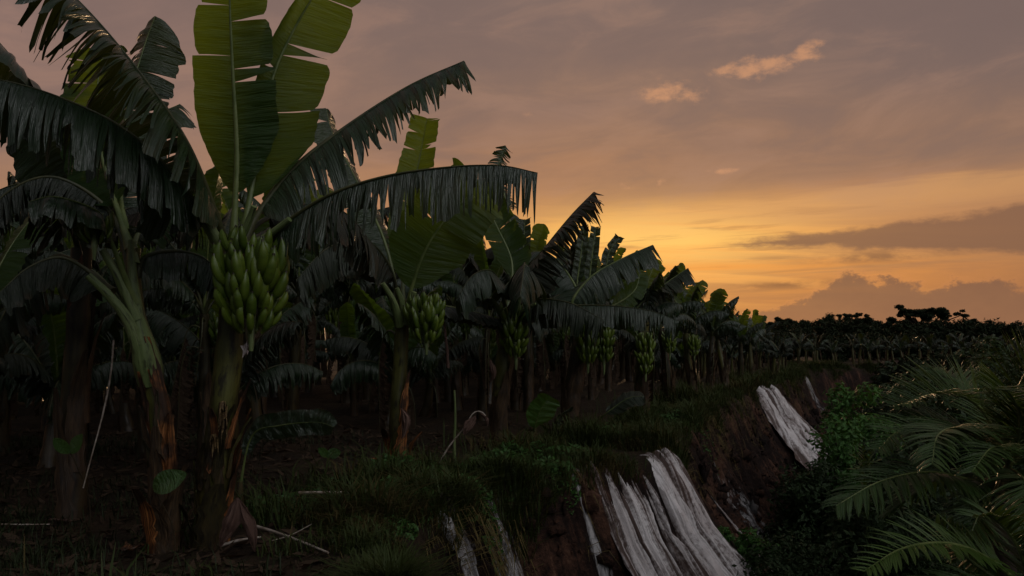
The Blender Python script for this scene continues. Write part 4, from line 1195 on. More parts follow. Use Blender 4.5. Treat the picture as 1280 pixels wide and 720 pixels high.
# ------------------------------------------------------------------ palms
def frond(parent, pts, ln, off, seed, mat='palm', n=46, up=0.2, hang=0.6, name='frond', start=0.16, w=0.016, nrm=None, side=(1, 1)):
    r = random.Random(seed)
    d = catmull(pts, 60)
    mb = MB(); Z = Vector((0, 0, 1))
    N = Vector(nrm) if nrm is not None else Z
    for i in range(n):
        q = start + (1 - start) * (i + 0.5) / n
        j = min(int(q * 59), 58); f = q * 59 - j
        p = d[j].lerp(d[j + 1], f); T = (d[min(59, j + 1)] - d[max(0, j - 1)]).normalized()
        Nn = (N - T * N.dot(T)).normalized(); S = T.cross(Nn)
        lq = ln * (math.sin(math.pi * (0.16 + 0.78 * (q - start) / (1 - start)))) ** 0.7
        for sg, sl in ((1, side[0]), (-1, side[1])):
            if r.random() < 0.05: continue
            L_ = lq * sl * r.uniform(0.85, 1.1)
            fwd = 0.55 + 0.35 * q + r.uniform(-0.1, 0.1)
            dr = (S * sg * math.cos(fwd) + T * math.sin(fwd) + Nn * (up + r.uniform(-0.15, 0.15))).normalized()
            rows = []; uvs = []
            pos = p.copy(); m_ = 7
            sv = dr.cross(Z); sv = sv.normalized() if sv.length > 0.05 else S
            for k in range(m_ + 1):
                v = k / m_
                ww = w * (math.sin(math.pi * min(1, 0.15 + 0.85 * v)) ** 0.6 if v < 1 else 0.02) * (1 - 0.3 * v)
                rows.append([pos - sv * ww - Nn * ww * 0.3, pos + Nn * ww * 0.25, pos + sv * ww - Nn * ww * 0.3])
                uvs.append([(i * 0.07, 0.1), (i * 0.07 + 0.03, 0.3), (i * 0.07 + 0.06, 0.5)])
                dr = (dr + Vector((0, 0, -1)) * hang * (0.4 + v) / m_).normalized()
                pos = pos + dr * (L_ / m_)
            mb.grid(rows, uvs)
    o = mb.build(name, M[mat], parent, off)
    rb = MB(); tube(rb, d, [0.018 * (1.2 - 1.05 * i / 59) for i in range(60)], 6)
    rb.build("rachis", M['midrib'], o, off)
    return o

pc = P(1245, 585, 7.0)
pb = Vector((pc.x, pc.y, gz(pc.x, pc.y)))
palm = tag(empty("palm_tree", pb), "feathery palm rising from the valley at the right with long arching fronds", "palm tree")
mb = MB(); tube(mb, catmull([pb + Vector((0.1, 0, -0.2)), pb.lerp(pc, 0.5) + Vector((0.12, 0, 0)), pc], 16), [0.11 - 0.002 * i for i in range(16)], 12, wob=0.1)
mb.build("trunk", M['bark'], palm, pb)
FR = [([(1245, 580, 7), (1238, 530, 6.9), (1212, 500, 6.8), (1170, 492, 6.6), (1118, 508, 6.4)], 0.42, 'palm', 0.5, 0.35, (-0.3, -0.5, 0.8)),
      ([(1250, 580, 7), (1262, 520, 6.9), (1280, 470, 6.8), (1310, 430, 6.7)], 0.45, 'palm', 0.3, 0.3, (-0.3, -0.6, 0.7)),
      ([(1250, 585, 7), (1275, 545, 6.6), (1310, 520, 6.2), (1350, 520, 5.9)], 0.5, 'palm', 0.3, 0.4, None),
      ([(1243, 585, 7), (1215, 545, 6.7), (1170, 530, 6.4), (1125, 538, 6.1), (1098, 562, 5.9)], 0.36, 'palm', 0.3, 0.5, (-0.1, -0.4, 0.9)),
      ([(1245, 585, 7), (1225, 545, 6.5), (1195, 535, 6.0), (1172, 545, 5.6), (1165, 580, 5.3)], 0.42, 'palm', 0.2, 0.7, None),
      ([(1250, 600, 6.8), (1215, 600, 6.3), (1160, 590, 5.9), (1100, 602, 5.6), (1045, 632, 5.4)], 0.40, 'palm', 0.1, 0.75, (0, -0.35, 0.9)),
      ([(1250, 590, 7), (1225, 590, 7.6), (1170, 600, 8.2), (1110, 640, 8.6)], 0.5, 'palm', 0.1, 0.6, None),
      ([(1250, 590, 6.9), (1245, 610, 6.3), (1225, 640, 5.9), (1205, 690, 5.7)], 0.42, 'palm', 0.1, 0.6, None),
      ([(1250, 590, 6.9), (1270, 590, 6.3), (1290, 620, 5.8), (1300, 690, 5.5)], 0.45, 'palm', 0.1, 0.6, None),
      ([(1250, 590, 7), (1275, 560, 7.6), (1310, 560, 8.2), (1350, 600, 8.6)], 0.5, 'palm', 0.1, 0.6, None),
      ([(1262, 585, 6.9), (1275, 530, 6.4), (1262, 492, 6.0), (1238, 486, 5.7)], 0.36, 'palm', 0.4, 0.4, (-0.2, -0.5, 0.8)),
      ([(1255, 590, 6.9), (1262, 570, 6.2), (1240, 560, 5.7), (1215, 590, 5.4)], 0.36, 'palm', 0.2, 0.6, None),
      ([(1247, 580, 7), (1235, 525, 7.5), (1205, 480, 8.2), (1165, 465, 8.8)], 0.45, 'palm', 0.3, 0.4, None)]
for k, (l, ln, mt, up, hg, nr) in enumerate(FR):
    frond(palm, pp(l), ln * 1.08, pb, 700 + k, mt, 62, up, hg, nrm=nr)

qc = P(1290, 745, 5.4); qb = Vector((qc.x, qc.y, gz(qc.x, qc.y)))
palm2 = tag(empty("palm_tree", qb), "lower palm at the bottom right corner with short bright leaflets", "palm tree")
mb = MB(); tube(mb, catmull([qb + Vector((0, 0, -0.2)), qb.lerp(qc, 0.5) + Vector((0.05, 0, 0)), qc], 12), [0.09 - 0.002 * i for i in range(12)], 12, wob=0.1)
mb.build("trunk", M['bark'], palm2, qb)
for k, (l, ln, mt, up, hg, nr) in enumerate([
        ([(1290, 750, 5.4), (1245, 705, 5.2), (1190, 680, 5.0), (1130, 685, 4.8), (1078, 715, 4.6)], 0.30, 'palm_bright', 0.3, 0.5, (0, -0.4, 0.9)),
        ([(1270, 740, 5.3), (1225, 710, 5.3), (1190, 680, 5.3), (1172, 655, 5.3)], 0.22, 'palm_bright', 0.3, 0.3, (0, -0.7, 0.5)),
        ([(1290, 745, 5.4), (1275, 690, 5.3), (1245, 650, 5.2), (1215, 645, 5.1)], 0.30, 'palm', 0.3, 0.5, None),
        ([(1290, 745, 5.4), (1310, 690, 5.3), (1320, 650, 5.2)], 0.30, 'palm', 0.3, 0.5, None),
        ([(1285, 750, 5.4), (1230, 730, 5.0), (1180, 740, 4.7), (1140, 780, 4.5)], 0.30, 'palm', 0.3, 0.5, None)]):
    frond(palm2, pp(l), ln, qb, 740 + k, mt, 40, up, hg, nrm=nr)

# a bright sprout of leaflets by the bushes
sc_ = P(1083, 590, 9.5)
sb = Vector((sc_.x, sc_.y, gz(sc_.x, sc_.y)))
sp = tag(empty("palm_seedling", sb), "small bright palm sprout in front of the dark bushes", "palm seedling")
for k, (dx, dy) in enumerate([(-18, -12), (-6, -22), (8, -20), (18, -6), (-22, 6)]):
    frond(sp, [sb, sb.lerp(sc_, 0.6), P(1083, 595, 9.5), P(1083 + dx, 580 + dy, 9.4)], 0.16, sb, 760 + k, 'palm_bright', 16, 0.2, 0.4, start=0.7)

# ------------------------------------------------------------------ small things on the ground
def simple_leaf(parent, l, w, off, mat, name='leaf', nrm=(0, -1, 0.3), cup=0.2):
    d = catmull(l, 14); rows = []; uvs = []
    for i, p in enumerate(d):
        v = i / 13; T = (d[min(13, i + 1)] - d[max(0, i - 1)]).normalized(); N = Vector(nrm); N = (N - T * N.dot(T)).normalized(); S = T.cross(N)
        ww = w * max(0.03, math.sin(math.pi * (0.03 + 0.95 * v)) ** 0.75)
        rows.append([p + S * (u * ww) + N * (abs(u) * cup * ww) for u in (-1, -.6, -.2, 0, .2, .6, 1)]); uvs.append([(v * 0.5, abs(u)) for u in (-1, -.6, -.2, 0, .2, .6, 1)])
    mb = MB(); mb.grid(rows, uvs); return mb.build(name, M[mat], parent, off)

def sapling(px, py, d, leaves, label, mat='sapling'):
    c = P(px, py, d); b = Vector((c.x, c.y, gz(c.x, c.y)))
    root = tag(empty("seedling", b), label, "seedling")
    mb = MB(); tube(mb, catmull([b + Vector((0.10, 0.12, -0.03)), b.lerp(c, 0.45) + Vector((0.09, 0.10, 0)), b.lerp(c, 0.85) + Vector((0.03, 0.03, 0)), c], 12), [0.0045] * 12, 6); mb.build("stalk", M['stem_dark'], root, b)
    for (l, w) in leaves: simple_leaf(root, [c] + pp(l), w, b, mat)
    return root
sapling(192, 612, 5.15, [([(200, 606, 5.12), (215, 600, 5.1), (233, 592, 5.1)], 0.075)], "single large oval green leaf standing before the orange-sheathed stem")
sapling(88, 566, 5.9, [([(80, 560, 5.88), (67, 548, 5.86)], 0.045), ([(94, 558, 5.88), (103, 543, 5.86)], 0.05)], "seedling with two small rounded leaves at the left")
sapling(410, 572, 7.8, [([(414, 568, 7.8), (426, 565, 7.8)], 0.055), ([(405, 566, 7.8), (398, 560, 7.8)], 0.04)], "pale heart-leaved seedling left of the slim middle plant")
# young banana sucker
def sucker(px, py, d, specs, label):
    b = foot(px, py, d)
    root = tag(empty("banana_sucker", b), label, "banana sucker")
    mb = MB(); tube(mb, [b + Vector((0, 0, -0.05)), b + Vector((0, 0, 0.12)), b + Vector((0, 0, 0.25))], [0.04, 0.035, 0.025], 8); mb.build("pseudostem", M['stem'], root, b)
    for k, (l, w, mt, nr) in enumerate(specs):
        leaf(root, [b + Vector((0, 0, 0.2))] + pp(l), w, pet=0.2, tatter=0.0, rip=[0.6] if len(specs) > 1 else [1.5], foldL=0.1, foldR=0.1, droop=0.10, seed=800 + k, mat=mt, off=b, nrm=nr, gmix=0.1, thick=0.01, base_taper=0.3, tip=0.75)
sucker(668, 560, 10.2, [([(668, 535, 10.1), (676, 512, 10.0), (688, 495, 9.95)], 0.20, 'sapling', (-0.2, 0.9, 0.3))], "young banana sucker with one broad blade beside the bunch-necked plant")
sucker(300, 570, 6.6, [([(315, 545, 6.6), (350, 532, 6.5), (395, 528, 6.4), (418, 534, 6.3)], 0.12, 'leaf', (0, -0.5, 0.85))], "low sucker with one long leaf lying out to the right above the dark ground")
sucker(700, 545, 11.2, [([(690, 540, 11.0), (700, 520, 11.0), (715, 508, 11.0)], 0.14, 'leaf_old', (0, 0.8, 0.5)), ([(690, 540, 11), (675, 528, 10.9), (660, 530, 10.9)], 0.1, 'leaf', (0, -0.5, 0.8))], "small dark sucker between the two-bunched plant and the broad-bladed one")
sucker(750, 535, 12.0, [([(760, 515, 11.9), (785, 498, 11.9), (805, 495, 11.9)], 0.2, 'leaf_old', (0, -0.6, 0.8))], "dark leaning sucker at the foot of the row just before the grassy lip")

def stick(l, r0, label, name="stick", mat='stick', wob=0.3, cat="stick"):
    d = catmull(pp(l) if not isinstance(l[0], Vector) else l, 20)
    mb = MB(); tube(mb, d, [r0 * (1.1 - 0.5 * i / 19) for i in range(20)], 6, wob=wob, seed=len(label))
    c = d[0]
    return tag(mb.build(name, M[mat]), label, cat)
def on_ground(l, lift=0.03):
    out = []
    for px, py, d in l:
        p = P(px, py, d); out.append(Vector((p.x, p.y, gz(p.x, p.y) + lift)))
    return out
stick(on_ground([(373, 640, 6.75), (440, 638, 6.8), (500, 634, 6.85), (558, 627, 6.95)], 0.13), 0.012, "long pale stick lying level on the ground near the edge of the bank")
stick(on_ground([(318, 668, 5.9), (345, 685, 5.6), (375, 702, 5.35), (410, 722, 5.1)], 0.05), 0.012, "bent bleached stick running to the bottom edge of the photo")
stick(on_ground([(276, 694, 5.45), (300, 691, 5.5), (326, 687, 5.55)], 0.04), 0.011, "short pale stick lying at the foot of the largest-bunch plant")
stick([P(142, 425, 6.0), P(138, 470, 5.95), P(128, 520, 5.9), P(114, 572, 5.85), P(104, 610, 5.85)], 0.007, "thin dry stalk leaning upright between the two left stems", "dry_stalk", cat="dry stalk")
stick([P(569, 596, 9.4), P(568, 555, 9.4), P(569, 520, 9.4), P(568, 488, 9.4)], 0.02, "straight green shoot standing alone in the middle shade", "green_shoot", 'neck', 0.1, "shoot")
stick([P(560, 460, 9.6), P(559, 440, 9.6), P(557, 420, 9.6), P(555, 402, 9.6)], 0.02, "reddish dry stalk standing beside the side bunch", "dry_stalk", 'bract', 0.2, "dry stalk")
stick([P(340, 676, 5.5), P(365, 668, 5.6), P(390, 655, 5.7)], 0.004, "thin twig above the bent bleached stick", "twig", cat="twig")
stick(on_ground([(2, 666, 5.9), (30, 660, 5.9), (62, 651, 6.0)], 0.05), 0.006, "thin twig lying in the far left grass", "twig", cat="twig")

# withered flower stalk bent over
w0 = foot(545, 575, 8.6)
wf = tag(empty("withered_leaf", w0), "withered pink leaf curled on an arching dry stalk in the middle ground", "withered leaf")
mb = MB(); tube(mb, catmull([w0, P(560, 560, 8.6), P(580, 535, 8.6), P(592, 516, 8.6), P(604, 516, 8.6), P(610, 528, 8.6)], 24), [0.010 - 0.0002 * i for i in range(24)], 6); mb.build("stalk", M['stick'], wf, w0)
bract(wf, [(594, 520, 8.55), (586, 532, 8.5), (580, 544, 8.5)], 0.07, w0, 6, 'blade')
bract(wf, [(600, 516, 8.55), (608, 524, 8.5), (609, 534, 8.5)], 0.03, w0, 7, 'blade')
# fallen bracts
def litter(l, w, label, seed, mat='bract', d=None):
    o = bract(None, l, w, None, seed, 'dead_leaf', mat); tag(o, label, "dead leaf"); return o
q0 = foot(296, 690, 5.3)
db = tag(empty("dead_leaf", q0), "folded brown dead leaf propped against the foot of the largest-bunch plant", "dead leaf")
bract(db, [(297, 622, 5.3), (290, 645, 5.22), (281, 668, 5.2), (275, 684, 5.2)], 0.075, q0, 8, 'blade')
bract(db, [(297, 622, 5.3), (303, 645, 5.25), (312, 668, 5.2), (318, 690, 5.2)], 0.06, q0, 9, 'blade')
litter(on_ground([(57, 615, 6.2), (66, 616, 6.2), (78, 617, 6.2), (92, 618, 6.2)], 0.04), 0.035, "small pink fallen leaf lying flat at the left", 10)
litter(on_ground([(150, 692, 5.3), (158, 685, 5.3), (166, 676, 5.4), (172, 668, 5.4)], 0.06), 0.09, "rust-red scrap of sheath on the ground left of the orange-sheathed stem", 11, 'sheath')
litter(on_ground([(462, 585, 8.6), (470, 575, 8.8), (474, 560, 9.0)], 0.10), 0.09, "reddish sheath scrap lying left of the slim middle plant", 12, 'sheath')
litter(on_ground([(668, 575, 9.4), (690, 580, 9.3), (720, 582, 9.2)], 0.05), 0.16, "dark red fallen leaf lying flat near the lip of the bank", 13, 'leaf_dry')

# ------------------------------------------------------------------ grass and ground cover
def blades(pts, h, seed, lean=0.5, w=0.006):
    """pts (n,3) roots, h (n) lengths -> curved tapering blades"""
    r = np.random.RandomState(seed); n = len(pts)
    a = r.uniform(0, 2 * np.pi, n); d = np.stack([np.cos(a), np.sin(a), np.zeros(n)], 1)
    ln = lean * r.uniform(0.3, 1.5, n)[:, None]
    sd = np.stack([-np.sin(a), np.cos(a), np.zeros(n)], 1)
    H = h[:, None]; up = np.array([0, 0, 1.0])
    ww = w * r.uniform(0.7, 1.5, n)[:, None] * (0.6 + H * 2)
    p0 = pts; p1 = pts + up * H * 0.55 + d * H * ln * 0.25; p2 = pts + up * H * (0.95 - 0.25 * np.minimum(ln, 1.2)) + d * H * ln * 0.85
    V = np.stack([p0 - sd * ww, p0 + sd * ww, p1 - sd * ww * 0.8, p1 + sd * ww * 0.8, p2 - sd * ww * 0.1, p2 + sd * ww * 0.1], 1).reshape(-1, 3)
    b = np.arange(n)[:, None] * 6
    Fq = np.concatenate([b + np.array([[0, 1, 3, 2]]), b + np.array([[2, 3, 5, 4]])], 0)
    u = r.uniform(0, 3, n)
    uv = np.stack([np.stack([u, np.full(n, q)], 1) for q in (0.1, 0.1, 0.4, 0.4, 0.6, 0.6)], 1).reshape(-1, 2)
    return V, Fq, uv

r = np.random.RandomState(3)
# lush fringe along the lip of the bank
n = 90000
T_ = t_at(-0.5, 4.4) + (t_at(19, 41.5) - t_at(-0.5, 4.4)) * r.uniform(0, 1, n) ** 1.7
S_ = -np.abs(r.normal(0, 0.75, n)) + 0.22
pe = np.empty((n, 2)); kk = np.clip(np.searchsorted(ECUM, T_) - 1, 0, len(ELEN) - 1)
dirn = ESEG[kk] / ELEN[kk][:, None]; nn_ = np.stack([dirn[:, 1], -dirn[:, 0]], 1)
pe = EP[kk] + ESEG[kk] * ((T_ - ECUM[kk]) / ELEN[kk])[:, None] + nn_ * S_[:, None]
cl = fbm(pe[:, 0] * 1.6, pe[:, 1] * 1.6, 3, 71)
keep = cl + r.uniform(-0.10, 0.10, n) > 0.45 - 0.03 * (pe[:, 1] > 12)
pe = pe[keep]; S2 = S_[keep]; cl = cl[keep]
z = height(pe[:, 0], pe[:, 1])
hh = (0.10 + 0.35 * np.clip(cl - 0.4, 0, 0.3) / 0.3) * r.uniform(0.5, 1.3, len(pe)) * (1 + 0.25 * (pe[:, 1] > 12))
dry = (fbm(pe[:, 0] * 2.6 + 40, pe[:, 1] * 2.6, 3, 77) + r.uniform(-0.15, 0.15, len(pe))) > 0.56
V, Fq, uv = blades(np.column_stack([pe, z - 0.01])[dry], hh[dry] * 0.9, 14, 1.2, 0.004)
g = np_obj("dry_grass", V, Fq, M['grass_dry'], uv); tag(g, "straw brown dry grass mixed into the green along the bank", kind="stuff")
V, Fq, uv = blades(np.column_stack([pe, z - 0.01])[~dry], hh[~dry], 4, 0.9, 0.0045)
g = np_obj("grass", V, Fq, M['grass'], uv); tag(g, "tufted green grass fringing the lip of the earth bank", kind="stuff")
# grass and rootlets hanging over the lip
n = 5000
T_ = t_at(-0.6, 5.0) + (t_at(14, 37.5) - t_at(-0.6, 5.0)) * r.uniform(0, 1, n) ** 1.6
kk = np.clip(np.searchsorted(ECUM, T_) - 1, 0, len(ELEN) - 1); dirn = ESEG[kk] / ELEN[kk][:, None]; nn_ = np.stack([dirn[:, 1], -dirn[:, 0]], 1)
S_ = r.uniform(0.0, 0.45, n)
pe = EP[kk] + ESEG[kk] * ((T_ - ECUM[kk]) / ELEN[kk])[:, None] + nn_ * S_[:, None]
on = (fbm(T_ * 1.7, S_ * 0 + 2.0, 3, 83) + r.uniform(-0.1, 0.1, n)) > 0.44
for a_, b_ in SHEETS: on &= ~((T_ > a_ - 0.1) & (T_ < b_ + 0.1))
pe, nn_, n = pe[on], nn_[on], int(on.sum())
root_ = np.column_stack([pe, height(pe[:, 0], pe[:, 1])]); h_ = r.uniform(0.06, 0.24, n)[:, None]
dv = np.column_stack([nn_ + r.normal(size=(n, 2)) * 0.45, np.zeros(n)]); sd_ = np.column_stack([-dv[:, 1], dv[:, 0], np.zeros(n)]) * 0.005
p1 = root_ + dv * h_ * 0.45 + np.array([0, 0, 0.25]) * h_; p2 = root_ + dv * h_ * 0.8 - np.array([0, 0, 0.7]) * h_
V = np.stack([root_ - sd_, root_ + sd_, p1 - sd_, p1 + sd_, p2 - sd_ * 0.1, p2 + sd_ * 0.1], 1).reshape(-1, 3)
b_ = np.arange(n)[:, None] * 6; Fq = np.concatenate([b_ + np.array([[0, 1, 3, 2]]), b_ + np.array([[2, 3, 5, 4]])], 0)
uv = np.repeat(r.uniform(0, 3, (n, 1)), 6, 0) * np.array([1, 0]) + np.tile(np.array([[0, .1], [0, .1], [0, .4], [0, .4], [0, .6], [0, .6]]), (n, 1))
g = np_obj("hanging_grass", V, Fq, M['grass_dry'], uv); tag(g, "dry grass and rootlets hanging over the lip of the bank", kind="stuff")
# clods of earth on the bank
bm_v = []
for i in range(4):
    for j in range(7): 
        ph_ = math.pi * (i + 0.5) / 4; a_ = 2 * math.pi * j / 7; bm_v.append((math.sin(ph_) * math.cos(a_), math.sin(ph_) * math.sin(a_), math.cos(ph_)))
bm_v = np.array(bm_v); bm_f = np.array([(i * 7 + j, i * 7 + (j + 1) % 7, (i + 1) * 7 + (j + 1) % 7, (i + 1) * 7 + j) for i in range(3) for j in range(7)])
n = 7000
T_ = t_at(-0.6, 5.0) + (t_at(11, 31) - t_at(-0.6, 5.0)) * r.uniform(0, 1, n) ** 1.5; S_ = r.uniform(0.05, 4.2, n)
kk = np.clip(np.searchsorted(ECUM, T_) - 1, 0, len(ELEN) - 1); dirn = ESEG[kk] / ELEN[kk][:, None]; nn_ = np.stack([dirn[:, 1], -dirn[:, 0]], 1)
pe = EP[kk] + ESEG[kk] * ((T_ - ECUM[kk]) / ELEN[kk])[:, None] + nn_ * S_[:, None]
on = np.ones(n, bool)
for a_, b_ in SHEETS: on &= ~((T_ > a_ - 0.15) & (T_ < b_ + 0.25) & (S_ < 3.3))
pe, T_, S_ = pe[on], T_[on], S_[on]; n = len(pe)
sz = 0.016 + 0.11 * r.uniform(0, 1, n) ** 4
V = bm_v[None] * sz[:, None, None] * r.uniform(0.6, 1.4, (n, 1, 3)) * (1 + 0.25 * r.normal(size=(n, len(bm_v), 1))) + np.column_stack([pe, height(pe[:, 0], pe[:, 1])])[:, None]
Fq = (bm_f[None] + (np.arange(n) * len(bm_v))[:, None, None]).reshape(-1, 4)
uv = np.repeat(np.column_stack([T_, S_]), len(bm_v), 0)
g = np_obj("earth_clods", V.reshape(-1, 3), Fq, M['ground'], uv); tag(g, "crumbled dark earth clods clinging to the eroded bank", kind="stuff")
# sparse grass under the plants
n = 17000
d = 4.6 + 7 * r.uniform(0, 1, n) ** 1.3; px = r.uniform(-60, 760, n)
x = d * (px - 640) / F; y = d
cl = fbm(x * 1.3, y * 1.3, 3, 81)
Tq, Sq = edge_coords(x, y)
keep = (cl + r.uniform(-0.15, 0.15, n) > 0.46) & (Sq < -0.1)
x, y = x[keep], y[keep]
V, Fq, uv = blades(np.column_stack([x, y, height(x, y) - 0.01]), r.uniform(0.05, 0.20, len(x)), 5, 1.0, 0.004)
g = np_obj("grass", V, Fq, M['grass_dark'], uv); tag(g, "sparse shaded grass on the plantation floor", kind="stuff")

# leafy weeds along the edge
def weeds(spec, seed, mat, label):
    r = np.random.RandomState(seed); Vs = []; Fs = []; Us = []; o_ = 0
    for (px, py, d, rad, hgt, n) in spec:
        p = P(px, py, d); a = r.uniform(0, 6.28, n); q = rad * np.sqrt(r.uniform(0, 1, n))
        x = p.x + q * np.cos(a); y = p.y + q * np.sin(a)
        z = height(x, y) + hgt * r.uniform(0.05, 1, n) * (1 - 0.8 * (q / rad) ** 2) * (0.25 + 1.5 * fbm(x * 3.5, y * 3.5, 2, 67))
        c = np.column_stack([x, y, z])
        nrm = r.normal(size=(n, 3)) * 0.55 + np.array([0, -0.2, 1]); nrm /= np.linalg.norm(nrm, axis=1)[:, None]
        tg = np.cross(nrm, r.normal(size=(n, 3))); tg /= np.linalg.norm(tg, axis=1)[:, None]
        bt = np.cross(nrm, tg); s = 0.030 * r.uniform(0.4, 1.6, n)[:, None]
        V = np.stack([c - tg * s, c + bt * s * 0.5, c + tg * s, c - bt * s * 0.5], 1).reshape(-1, 3)
        Vs.append(V); Fs.append(np.arange(n * 4).reshape(n, 4) + o_); o_ += n * 4
        Us.append(np.tile(np.array([[0, .5], [.02, .2], [.04, .5], [.02, .6]]), (n, 1)) + np.repeat(r.uniform(0, 3, (n, 1)), 4, 0) * np.array([1, 0]))
    g = np_obj("ground_cover", np.concatenate(Vs), np.concatenate(Fs), M[mat], np.concatenate(Us)); tag(g, label, kind="stuff")
weeds([(490, 648, 6.9, 0.28, 0.22, 900), (630, 578, 9.0, 0.4, 0.28, 1100), (560, 600, 8.2, 0.5, 0.16, 900), (700, 570, 9.6, 0.5, 0.15, 700), (470, 690, 5.9, 0.3, 0.12, 500), (590, 625, 7.6, 0.3, 0.22, 700), (420, 640, 7.0, 0.6, 0.1, 600), (520, 665, 6.4, 0.3, 0.2, 600), (450, 615, 7.6, 0.5, 0.14, 700), (540, 640, 7.2, 0.35, 0.2, 800), (610, 600, 8.4, 0.5, 0.2, 900), (670, 585, 9.2, 0.4, 0.22, 700), (340, 640, 6.6, 0.5, 0.1, 500), (590, 660, 6.9, 0.3, 0.16, 600), (500, 600, 8.3, 0.4, 0.2, 700), (690, 600, 8.6, 0.3, 0.2, 600), (840, 515, 14, 0.8, 0.25, 900), (760, 548, 11.5, 0.6, 0.2, 800)], 6, 'weed', "low leafy weeds in patches along the edge of the bank")
# valley floor scrub, nobody could count it
n = 60000
x = r.uniform(1.5, 26, n); y = r.uniform(5, 42, n)
Tq, Sq = edge_coords(x, y)
keep = (Sq > 2.3) & (fbm(x * 0.7, y * 0.7, 3, 91) > 0.36)
x, y = x[keep], y[keep]; n = len(x)
z = height(x, y) + 0.75 * r.uniform(0, 1, n) ** 1.5 * sstep(2.2, 4.5, Sq[keep]) * fbm(x * 0.9, y * 0.9, 2, 95) * 2
c = np.column_stack([x, y, z]); nrm = r.normal(size=(n, 3)) * 0.6 + np.array([0, 0, 1]); nrm /= np.linalg.norm(nrm, axis=1)[:, None]
tg = np.cross(nrm, r.normal(size=(n, 3))); tg /= np.linalg.norm(tg, axis=1)[:, None]; bt = np.cross(nrm, tg)
s = 0.085 * r.uniform(0.5, 1.4, n)[:, None]
V = np.stack([c - tg * s, c + bt * s * 0.4, c + tg * s, c - bt * s * 0.4], 1).reshape(-1, 3)
uv = np.tile(np.array([[0, .5], [.02, .2], [.04, .5], [.02, .6]]), (n, 1)) + np.repeat(r.uniform(0, 3, (n, 1)), 4, 0) * np.array([1, 0])
g = np_obj("scrub", V, np.arange(n * 4).reshape(n, 4), M['bush_dark'], uv); tag(g, "dark tangled scrub covering the valley floor", kind="stuff")
# dry litter on the plantation floor
n = 9000
d = 4.8 + 8 * r.uniform(0, 1, n); px = r.uniform(-60, 740, n); x = d * (px - 640) / F; y = d
Tq, Sq = edge_coords(x, y); keep = Sq < -0.15; x, y = x[keep], y[keep]; n = len(x)
c = np.column_stack([x, y, height(x, y) + 0.015]); nrm = r.normal(size=(n, 3)) * 0.3 + np.array([0, 0, 1]); nrm /= np.linalg.norm(nrm, axis=1)[:, None]
tg = np.cross(nrm, r.normal(size=(n, 3))); tg /= np.linalg.norm(tg, axis=1)[:, None]; bt = np.cross(nrm, tg)
s = 0.05 * (0.3 + 2.2 * r.uniform(0, 1, n) ** 3)[:, None]
V = np.stack([c - tg * s, c + bt * s * 0.25, c + tg * s, c - bt * s * 0.25], 1).reshape(-1, 3)
uv = np.tile(np.array([[0, .5], [.02, .2], [.04, .5], [.02, .6]]), (n, 1)) + np.repeat(r.uniform(0, 3, (n, 1)), 4, 0) * np.array([1, 0])
g = np_obj("leaf_litter", V, np.arange(n * 4).reshape(n, 4), M['leaf_dry'], uv); tag(g, "dry brown leaf litter strewn under the plants", kind="stuff")

# ------------------------------------------------------------------ sky and sun
SUN_AZ = math.radians(10.5); SUN_EL = math.radians(4.0)
world = bpy.data.worlds.new("World"); scene.world = world; world.use_nodes = True
nt = world.node_tree; nt.nodes.clear()
wout = nt.nodes.new("ShaderNodeOutputWorld"); bg = nt.nodes.new("ShaderNodeBackground")
nt.links.new(bg.outputs[0], wout.inputs[0])
tc = nt.nodes.new("ShaderNodeTexCoord"); dirv = E(nt, tc.outputs['Generated'])
X_, Y_, Z_ = sep(nt, dirv)
DEG = 57.29578
az = X_._m('ARCTAN2', Y_) * DEG
el = Z_._m('ARCSINE') * DEG
def azel(px, py):
    v = (P(px, py, 1) - CAM).normalized(); return math.degrees(math.atan2(v.x, v.y)), math.degrees(math.asin(v.z))
stops = [(0.0, (124, 88, 68)), (2.5, (146, 100, 72)), (6, (168, 120, 84)), (10, (162, 121, 92)), (15, (148, 115, 96)), (22, (130, 107, 98)), (40, (108, 98, 100)), (90, (84, 86, 98))]
base = ramp(nt, (el / 90.0).clamp(), [(a / 90, lin(*c)) for a, c in stops])
# pinker to the left, greyer to the right
base = mixc(nt, az.step(-5, -35) * el.step(4, 16) * 0.6, base, lin(150, 119, 110))
base = mixc(nt, az.step(4, 34) * el.step(6, 18) * 0.75, base, lin(110, 95, 92))
# soft high veil
veil = nz(nt, comb(nt, az * 0.05, el * 0.16, 2.0), 1.0, 5, 0.55, 0.4)
base = mixc(nt, veil.step(0.36, 0.66) * el.step(4, 11) * 0.6, base, lin(122, 101, 95))
# glow round the hidden sun
def gauss(a0, e0, wa, we): return ((((az - a0) / wa).pow(2.0) + ((el - e0) / we).pow(2.0)) * -1).exp()
# (pow of a negative base is undefined in the math node, so use multiply)
def gauss(a0, e0, wa, we, tilt=0.0):
    da = az - a0; de = el - e0 - da * tilt
    da = da / wa; de = de / we
    return ((da * da + de * de) * -1).exp()
streaks = nz(nt, comb(nt, az * 0.045, el * 0.75 - az * 0.015, 7.0), 1.0, 6, 0.6, 0.5)
fines = nz(nt, comb(nt, az * 0.09, el * 1.5 - az * 0.05, 3.0), 1.0, 5, 0.6, 0.3)
wide = gauss(8.5, 5.0, 21, 6.0)
core = gauss(10.0, 5.9, 9.5, 2.4)
band = gauss(22.0, 8.0, 12, 1.1, 0.02)
base = mixc(nt, (wide * (streaks * 1.0 + 0.30)).clamp() * 0.8, base, lin(224, 146, 78))
base = mixc(nt, (core * (streaks * 1.0 + 0.42)).clamp() * 1.15, base, lin(255, 198, 104))
base = mixc(nt, band * (fines * 0.9 + 0.2) * 0.55, base, lin(206, 150, 96))
gold = gauss(12, 4.8, 12, 3.0)
